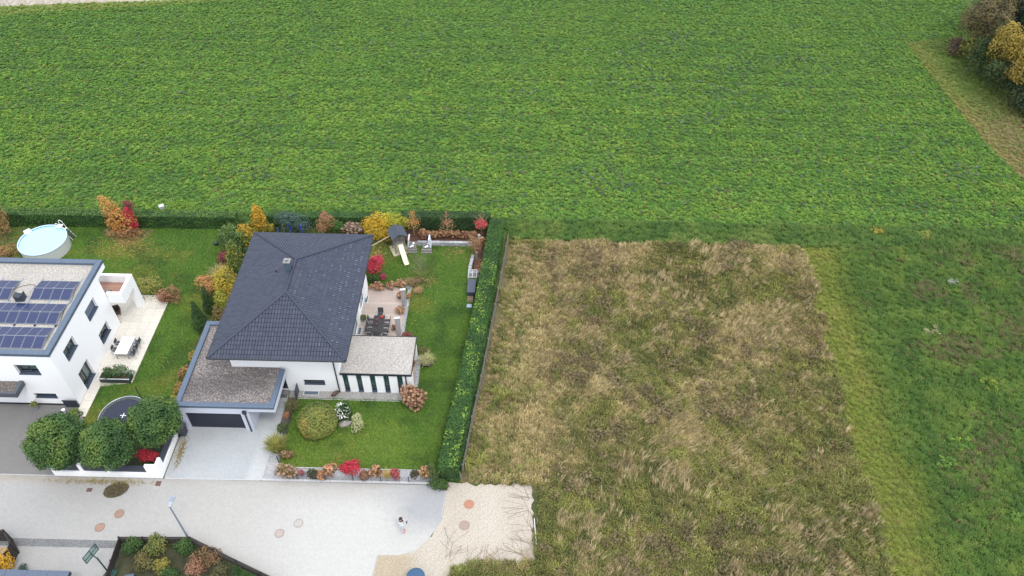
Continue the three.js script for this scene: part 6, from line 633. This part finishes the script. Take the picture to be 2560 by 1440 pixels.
{ // fences
  const wire = std([.1, .115, .13], .5, { metalness: .5 });
  const f = thing('wire_fence', 'low dark wire mesh fence along the roadside gravel bed', 'fence'); for (let i = 0; i <= 5; i++) part(f, 'post', bx(-15.6 + i * 2.0 - .025, -15.6 + i * 2.0 + .025, .1, .8, -29.6, -29.55), frameM); const w = []; for (let i = 0; i < 6; i++) w.push(bx(-15.6, -5.6, .2 + i * .11, .206 + i * .11, -29.578, -29.572)); for (let i = 0; i < 66; i++) w.push(bx(-15.6 + i * .15, -15.594 + i * .15, .18, .78, -29.581, -29.5795)); part(f, 'mesh', w, wire).userData.kind = 'stuff';
  const g = thing('wire_fence', 'thin dark fence between the driveway plants and the front lawn', 'fence'); const A = V(-17.2, 0, -36.7), B = V(-17.32, 0, -31.0); for (let i = 0; i <= 3; i++) { const p = A.clone().lerp(B, i / 3); part(g, 'post', bx(p.x - .025, p.x + .025, .02, .85, p.z - .025, p.z + .025), frameM); } for (let i = 0; i < 3; i++) { const p = A.clone().lerp(B, i / 3), q = A.clone().lerp(B, (i + 1) / 3); const w2 = []; for (let k = 0; k < 6; k++) w2.push(bar(V(p.x, .12 + k * .13, p.z), V(q.x, .12 + k * .13, q.z), .008)); for (let k = 0; k < 14; k++) { const r = p.clone().lerp(q, k / 14); w2.push(bar(V(r.x, .1, r.z), V(r.x, .82, r.z), .007)); } part(g, 'mesh_panel', w2, wire); }
  // weathered pale fence on the meadow side of the tall hedge
  const h = thing('paling_fence', 'weathered grey paling fence along the meadow side of the tall hedge', 'fence'); const L = [[-3.85, -30.6], [-3.42, -34.8], [-2.93, -38.7], [-1.72, -50.5], [-1.22, -55.8]], R = rngOf(88), pal = []; for (let i = 0; i + 1 < L.length; i++) { const a = V(L[i][0], 0, L[i][1]), b = V(L[i + 1][0], 0, L[i + 1][1]), D = a.distanceTo(b), n = Math.round(D / 2); for (let k = 0; k < n; k++) { const p = a.clone().lerp(b, k / n), q = a.clone().lerp(b, (k + 1) / n); part(h, 'post', cyl(.045, .05, 1.05, p.x, -.02, p.z, 7), woodGreyM); for (const y of [.45, .85]) part(h, 'rail', bar(V(p.x + .05, y, p.z), V(q.x + .05, y, q.z), .035, .07), woodGreyM); const m = Math.round(p.distanceTo(q) / .16); for (let e = 0; e < m; e++) { const r = p.clone().lerp(q, e / m); if (R() < .25) continue; pal.push(bar(V(r.x + .09, .03, r.z), V(r.x + .09 + (R() - .5) * .06, .9 + .12 * R(), r.z + (R() - .5) * .08), .018, .05)); } } } part(h, 'palings', pal, std([.42, .4, .38], .9, { map: woodT })).userData.kind = 'stuff';
  const s = thing('slat_fence', 'short grey slatted fence piece at the street end of the tall hedge', 'fence', [-4.15, 0, -30.3], -1.05); for (let i = 0; i < 7; i++) part(s, 'slat', bx(-.6 + i * .17, -.6 + i * .17 + .09, .05, .85, -.015, .015, .005), std([.4, .4, .4], .85, { map: woodT })); part(s, 'rail', [bx(-.62, .55, .2, .26, -.05, -.02), bx(-.62, .55, .65, .71, -.05, -.02)], woodGreyM);
  // dark board fence round the lower left garden
  const d = thing('board_fence', 'dark board fence around the shrub garden at the lower left', 'fence'); const P2 = [[-26.1, -18], [-26.4, -24.5], [-21.7, -24.62], [-18.2, -23.1], [-14.6, -21.6]]; for (let i = 0; i + 1 < P2.length; i++) { const a = V(P2[i][0], 0, P2[i][1]), b = V(P2[i + 1][0], 0, P2[i + 1][1]), D = a.distanceTo(b), n = Math.round(D / 1.6); for (let k = 0; k < n; k++) { const p = a.clone().lerp(b, k / n), q = a.clone().lerp(b, (k + 1) / n); part(d, 'post', bx(p.x - .05, p.x + .05, 0, .84, p.z - .05, p.z + .05, .008), woodDarkM); for (let e = 0; e < 4; e++) part(d, 'board', bar(V(p.x, .1 + e * .19, p.z), V(q.x, .1 + e * .19, q.z), .03, .18), woodDarkM); } }
  const e = thing('board_fence', 'dark plank fence corner at the lower left picture edge by the cobbles', 'fence'); const P3 = [[-38, -24.5], [-33.85, -24.45], [-33.0, -23.6], [-33.0, -22.9]]; for (let i = 0; i + 1 < P3.length; i++) { const a = V(P3[i][0], 0, P3[i][1]), b = V(P3[i + 1][0], 0, P3[i + 1][1]); for (let k = 0; k < 7; k++) part(e, 'board', bar(V(a.x, .12 + k * .2, a.z), V(b.x, .12 + k * .2, b.z), .03, .185), woodDarkM); part(e, 'post', bx(b.x - .06, b.x + .06, 0, 1.5, b.z - .06, b.z + .06, .008), woodDarkM); }
}
{ // street pieces
  const cov = (x, z, c, ring, r, lab) => { const t = thing('manhole_cover', lab, 'manhole', [x, .033, z], x); part(t, 'ring', (() => { const g = new THREE.RingGeometry(r - .06, r, 40); g.rotateX(-Math.PI / 2); g.translate(0, .008, 0); return clean(g); })(), std(ring, .9, { map: asphaltT })); part(t, 'lid', cyl(r - .065, r - .065, .012, 0, 0, 0, 40), std(c, .85, { map: concreteT })); part(t, 'lifting_slot', bx(-.04, .04, .0125, .015, r * .55, r * .6), blackM); };
  cov(-27.39, -26.6, [.34, .22, .17], [.3, .2, .15], .34, 'reddish manhole cover in the left street beside the lamp head'); cov(-28.34, -25.56, [.36, .23, .18], [.3, .2, .16], .34, 'reddish manhole cover nearest the cobble strip'); cov(-15.99, -25.45, [.42, .34, .31], [.32, .27, .25], .33, 'pinkish grey manhole cover in the middle of the street, the lower left of two'); cov(-14.86, -26.23, [.44, .4, .37], [.33, .3, .28], .33, 'pale grey manhole cover in the middle of the street, the upper right of two'); cov(-3.21, -27.99, [.42, .2, .13], [.44, .23, .15], .36, 'orange manhole cover on the gravel lot'); cov(-3.43, -26.38, [.34, .26, .22], [.38, .26, .22], .37, 'brown ringed manhole cover on the gravel lot below the orange one');
  const bk = [0, 1].map(i => std([.14 + .03 * i, .075 + .02 * i, .06 + .02 * i], .9, { map: asphaltT })); const bricks = (x, z, nx, nz, lab, turn = 0) => { const t = thing('brick_gully', lab, 'gully', [x, .03, z], turn); const g = bx(-.09, .09, 0, .014, -.045, .045, .004); for (let i = 0; i < nx; i++) for (let j = 0; j < nz; j++) { const o = shadow(new THREE.Mesh(g, bk[(i * 3 + j) % 2])); o.name = 'brick'; o.position.set((i - (nx - 1) / 2) * .19, 0, (j - (nz - 1) / 2) * .1); t.add(o); } };
  bricks(-25.5, -29.02, 2, 4, 'dark red brick gully patch at the corner of the white wall'); bricks(-5.0, -29.16, 2, 3, 'dark brown brick gully at the corner of the gravel lot'); bricks(-30.2, -28.38, 2, 3, 'small grey brown brick patch in the street left of the leaf heap');
  const lh = thing('leaf_heap', 'flat oval heap of wet brown leaves in the street before the white wall', 'leaf heap', [-28.3, .03, -28.45], .35); { const R = rngOf(91), g = []; for (let i = 0; i < 900; i++) { const a = R() * 6.283, r = Math.sqrt(R()), c = leafClump(900, 1, .13, .09, .02); c.rotateY(R() * 6.283); c.translate(Math.cos(a) * r * .82, .01 + .09 * (1 - r * r) * R(), Math.sin(a) * r * .58); const j = .7 + .6 * R(); g.push(tint(c, mixc([.06, .05, .03], [.17, .13, .05], R() * R()).map(v => v * j))); } part(lh, 'leaves', g, leafM).userData.kind = 'stuff'; const m = new THREE.CircleGeometry(1, 36); m.rotateX(-Math.PI / 2); m.scale(.85, 1, .62); m.translate(0, .004, 0); part(lh, 'damp_patch', clean(m), std([.12, .1, .07], .8)); }
  // street lamp
  const l = thing('street_lamp', 'slim grey street lamp leaning over the street from the dark fence corner', 'street lamp', [-21.98, 0, -24.85]); part(l, 'pole', rod(V(0, 0, 0), V(.0, 4.35, 0), .07, .045, 10), std([.24, .29, .38], .5, { metalness: .4 })); const hd = new THREE.BoxGeometry(.3, .09, .75); hd.translate(0, 4.42, -.32); part(l, 'head', (() => { const p = hd.attributes.position; for (let i = 0; i < p.count; i++) if (p.getZ(i) > 0) p.setX(i, p.getX(i) * .5); hd.computeVertexNormals(); return clean(hd); })(), std([.34, .37, .42], .5, { metalness: .2 })); part(l, 'solar_top', bx(-.13, .13, 4.467, 4.475, -.67, -.33), std([.2, .25, .32], .3)); part(l, 'arm', rod(V(0, 4.3, 0), V(0, 4.42, -.1), .045, .05, 8), std([.24, .29, .38], .5));
  // basketball hoop
  const b = thing('basketball_hoop', 'dark green basketball hoop with a framed clear board by the dark fence', 'basketball hoop', [-26.4, 0, -22.3], -.35); const gm = std([.02, .06, .05], .5); part(b, 'pole', [rod(V(0, 0, 0), V(0, 2.3, 0), .05, .05, 10), rod(V(0, 2.2, 0), V(-.3, 2.6, 0), .04, .04, 8)], gm); part(b, 'base', bx(-.3, .4, .02, .14, -.35, .35, .04), gm); part(b, 'board_frame', [bx(-.35, -.31, 2.3, 3.05, -.55, -.51), bx(-.35, -.31, 2.3, 3.05, .51, .55), bx(-.35, -.31, 2.3, 2.34, -.51, .51), bx(-.35, -.31, 3.01, 3.05, -.51, .51), bx(-.345, -.315, 2.341, 3.009, -.02, .02), bx(-.345, -.315, 2.62, 2.66, -.51, .51)], gm); part(b, 'board', bx(-.333, -.327, 2.34, 3.01, -.51, .51), glassM); const rg = new THREE.TorusGeometry(.23, .014, 8, 28); rg.rotateX(Math.PI / 2); rg.translate(-.6, 2.42, 0); part(b, 'ring', clean(rg), std([.35, .5, .42], .5)); const nt = []; for (let i = 0; i < 12; i++) { const a = i / 12 * 6.283, c = a + .5; nt.push(rod(V(-.6 + .23 * Math.cos(a), 2.42, .23 * Math.sin(a)), V(-.6 + .13 * Math.cos(c), 2.05, .13 * Math.sin(c)), .006, .006, 3)); } part(b, 'net', nt, std([.7, .74, .72], .8));
  // carport roof at the lower left
  const c = thing('carport', 'blue grey metal roofed carport at the lower left picture edge', 'carport'); for (let i = 0; i < 5; i++) part(c, 'roof_sheet', bx(-34.2 + i * 1.32, -34.2 + (i + 1) * 1.32 - .012, 2.5, 2.58, -21.3, -16.5, .01), std([.12, .15, .21], .6, { metalness: .2, map: slateT })); part(c, 'fascia', [bx(-34.2, -27.58, 2.3, 2.49, -21.28, -21.22), bx(-27.64, -27.58, 2.3, 2.49, -21.219, -16.5)], frameM); for (const [x, z] of [[-27.8, -21.1], [-33.9, -21.1], [-27.8, -16.8], [-33.9, -16.8]]) part(c, 'post', bx(x - .07, x + .07, 0, 2.3, z - .07, z + .07), frameM);
  const gb = thing('garden_box', 'small dark blue garden box among the lower left shrubs', 'box', [-24.85, .02, -21.9], .2); part(gb, 'body', bx(-.28, .28, 0, .45, -.2, .2, .02), std([.03, .045, .07], .6)); part(gb, 'lid', bx(-.3, .3, .452, .5, -.22, .22, .02), std([.06, .09, .12], .5));
  const bd = thing('water_drum', 'blue covered round drum at the lower picture edge on the gravel', 'drum', [-6.28, .03, -22.25]); part(bd, 'body', cyl(.56, .54, .85, 0, 0, 0, 32), std([.05, .12, .22], .5)); const ld = new THREE.SphereGeometry(.62, 32, 8, 0, 6.283, 0, Math.PI / 2); ld.scale(1, .22, 1); ld.translate(0, .86, 0); part(bd, 'lid', clean(ld), std([.025, .075, .15], .45)); const lr = new THREE.TorusGeometry(.6, .025, 6, 40); lr.rotateX(Math.PI / 2); lr.translate(0, .87, 0); part(bd, 'rim', clean(lr), std([.3, .28, .24], .6));
  solo('white_pole', [rod(V(0, .05, -.95), V(.04, .06, .95), .03, .03, 8), bx(-.01, .09, .02, .1, .55, .75, .02)], std([.74, .74, .78], .6), 'white pole lying along the right edge of the gravel lot', 'pole', [1.42, .1, -26.0], .05);
  const cr = []; const R = rngOf(93); for (const [x, z, n, a0] of [[-4.6, -25.2, 4, 1.3], [-4.6, -24.2, 7, 1.2], [.9, -28.9, 10, 2.4], [.5, -28, 8, 2.9], [.3, -24.6, 10, 2.6], [-.8, -24, 9, 3], [1.0, -26.5, 8, 2.2], [1, -25.4, 8, 2], [-3.4, -23.9, 8, .4], [-2.2, -24, 8, 1.2]]) for (let i = 0; i < n; i++) { let p = V(x + R() * .5, .04, z + R() * .5), a = a0 + (R() - .5) * 1.6; const pts = [p]; for (let k = 0; k < 5; k++) { a += (R() - .5) * .7; p = p.clone().add(V(Math.cos(a) * .32, (R() - .4) * .03, -Math.sin(a) * .32 * .8)); p.y = clamp(p.y, .035, .1); pts.push(p); } cr.push(tube(pts, .006 + .005 * R(), 3, 10)); }
  const cw = solo('creeping_stems', cr, std([.27, .21, .14], .95), 'dry brown creeping stems lying over the edges of the gravel lot', 'weeds'); cw.userData.kind = 'stuff';
}
{ // person with a remote control on the street
  const N = 80, S = 2.15, mc = new MarchingCubes(N, leafM, false, false, 60000); mc.isolation = 0;
  const caps = [ // a, b, ra, rb in metres; x forward is +X, feet at y = 0
    [[0, .98, 0], [.0, 1.28, 0], .15, .17], [[0, 1.28, 0], [.02, 1.46, 0], .17, .1], [[.02, 1.46, 0], [.05, 1.6, 0], .06, .055], [[0, 1.42, -.15], [0, 1.42, .15], .08, .08],
    [[0, .95, -.09], [.03, .52, -.1], .1, .07], [[.03, .52, -.1], [-.02, .1, -.1], .068, .05], [[-.02, .07, -.1], [.16, .05, -.1], .045, .04], [[0, .95, .09], [.05, .52, .1], .1, .07], [[.05, .52, .1], [.03, .1, .11], .068, .05], [[.03, .07, .11], [.2, .05, .11], .045, .04], [[0, .95, -.08], [0, .95, .08], .12, .12],
    [[0, 1.42, -.2], [.06, 1.15, -.25], .062, .05], [[.06, 1.15, -.25], [.3, 1.22, -.1], .047, .036], [[0, 1.42, .2], [.06, 1.15, .25], .062, .05], [[.06, 1.15, .25], [.3, 1.22, .1], .047, .036], [[.3, 1.22, -.1], [.37, 1.23, -.08], .036, .03], [[.3, 1.22, .1], [.37, 1.23, .08], .036, .03]];
  const sd = (p, [a, b, ra, rb]) => { const ba = [b[0] - a[0], b[1] - a[1], b[2] - a[2]], pa = [p[0] - a[0], p[1] - a[1], p[2] - a[2]], h = clamp((pa[0] * ba[0] + pa[1] * ba[1] + pa[2] * ba[2]) / (ba[0] ** 2 + ba[1] ** 2 + ba[2] ** 2)); return Math.hypot(pa[0] - ba[0] * h, pa[1] - ba[1] * h, pa[2] - ba[2] * h) - lerp(ra, rb, h); };
  let k = 0; for (let z = 0; z < N; z++) for (let y = 0; y < N; y++) for (let x = 0; x < N; x++, k++) { const p = [(x / (N / 2) - 1) * S / 2, (y / (N / 2) - 1) * S / 2 + S / 2 - .05, (z / (N / 2) - 1) * S / 2]; let s = 0, mn = 1e9; for (const c of caps) { const d = sd(p, c); mn = Math.min(mn, d); s += Math.exp(-d * 38); } mc.field[k] = -Math.max(-.5, Math.min(.5, -Math.log(Math.max(s, 1e-30)) / 38)); }
  mc.update(); const n = mc.count ?? mc.geometry.drawRange.count, pos = mc.positionArray.slice(0, n * 3), nor = mc.normalArray.slice(0, n * 3);
  for (let i = 0; i < n; i++) { pos[i * 3] *= S / 2; pos[i * 3 + 1] = pos[i * 3 + 1] * S / 2 + S / 2 - .05; pos[i * 3 + 2] *= S / 2; }
  const bg = new THREE.BufferGeometry(); bg.setAttribute('position', new THREE.BufferAttribute(pos, 3)); bg.computeVertexNormals(); const col = new Float32Array(n * 3); for (let i = 0; i < n; i++) { const x = pos[i * 3], y = pos[i * 3 + 1]; const c = y < .1 ? [.55, .12, .08] : (x > .3 || y > 1.5) ? [.5, .3, .22] : y > .98 ? [.5, .52, .56] : [.46, .48, .54]; col.set(c, i * 3); } bg.setAttribute('color', new THREE.BufferAttribute(col, 3)); bg.setAttribute('uv', new THREE.BufferAttribute(new Float32Array(n * 2), 2));
  const hands = []; for (const s of [-1, 1]) { for (let f = 0; f < 4; f++) hands.push(rod(V(.36, 1.215 + .012 * f - .02, s * .085), V(.4 + .01 * (f % 2), 1.215 + .012 * f - .02, s * .055), .009, .008, 6)); hands.push(rod(V(.35, 1.24, s * .08), V(.385, 1.262, s * .05), .01, .008, 6)); }
  const hc = merge(hands); tint(hc, [.5, .3, .22]);
  const hd = new THREE.SphereGeometry(.105, 24, 18), hp = hd.attributes.position; for (let i = 0; i < hp.count; i++) { let x = hp.getX(i), y = hp.getY(i), z = hp.getZ(i); z *= .8; y *= 1.16; if (y < -.03) { x *= .88; z *= .88; } const nose = Math.exp(-((y + .005) ** 2 / .0006 + z ** 2 / .0003)) * (x > 0 ? .028 : 0), brow = -Math.exp(-((y - .022) ** 2 / .0002 + (Math.abs(z) - .035) ** 2 / .0003)) * (x > 0 ? .01 : 0); hp.setXYZ(i, x + nose + brow, y, z); } hd.rotateZ(-.35); hd.translate(.075, 1.68, 0); hd.computeVertexNormals();
  const ears = [-1, 1].map(s => { const e = new THREE.SphereGeometry(.028, 8, 6); e.scale(.7, 1.1, .4); e.translate(.06, 1.68, s * .085); return tint(clean(e), [.5, .3, .22]); });
  const t = thing('person', 'person in light grey clothes and dark hair standing on the street, holding a remote control', 'person', [-7.66, .03, -25.85], .0);
  part(t, 'body', [bg, hc, tint(clean(hd), [.5, .3, .22]), ...ears], leafM);
  const hair = new THREE.SphereGeometry(.122, 20, 14, 0, 6.283, 0, 1.75); hair.scale(1.02, 1.1, .9); hair.rotateZ(.45); hair.translate(.055, 1.7, 0); part(t, 'hair', clean(hair), std([.03, .02, .018], .8, { side: THREE.DoubleSide })); const eyes = [-1, 1].map(s => { const e = new THREE.SphereGeometry(.012, 8, 6); e.translate(.168, 1.665, s * .034); return clean(e); }); part(t, 'eyes', eyes, blackM); part(t, 'mouth', bx(.14, .152, 1.61, 1.616, -.02, .02), std([.35, .1, .09], .6));
  const sc = new THREE.TorusGeometry(.1, .045, 8, 20); sc.rotateX(Math.PI / 2); sc.scale(1, .9, 1.1); sc.translate(.04, 1.5, 0); part(t, 'scarf', [clean(sc), bx(.15, .19, 1.2, 1.46, -.05, .05, .02)], std([.04, .035, .04], .95));
  const rc = thing('remote_control', 'dark remote control held in both hands by the person', 'remote control', [-7.66, .03, -25.85]); part(rc, 'housing', bx(.37, .45, 1.2, 1.25, -.1, .1, .018), std([.05, .05, .055], .5)); part(rc, 'antenna', [rod(V(.44, 1.24, -.06), V(.5, 1.34, -.07), .006), rod(V(.44, 1.24, .06), V(.5, 1.34, .07), .006)], blackM);
}
renderer.render(scene, camera);
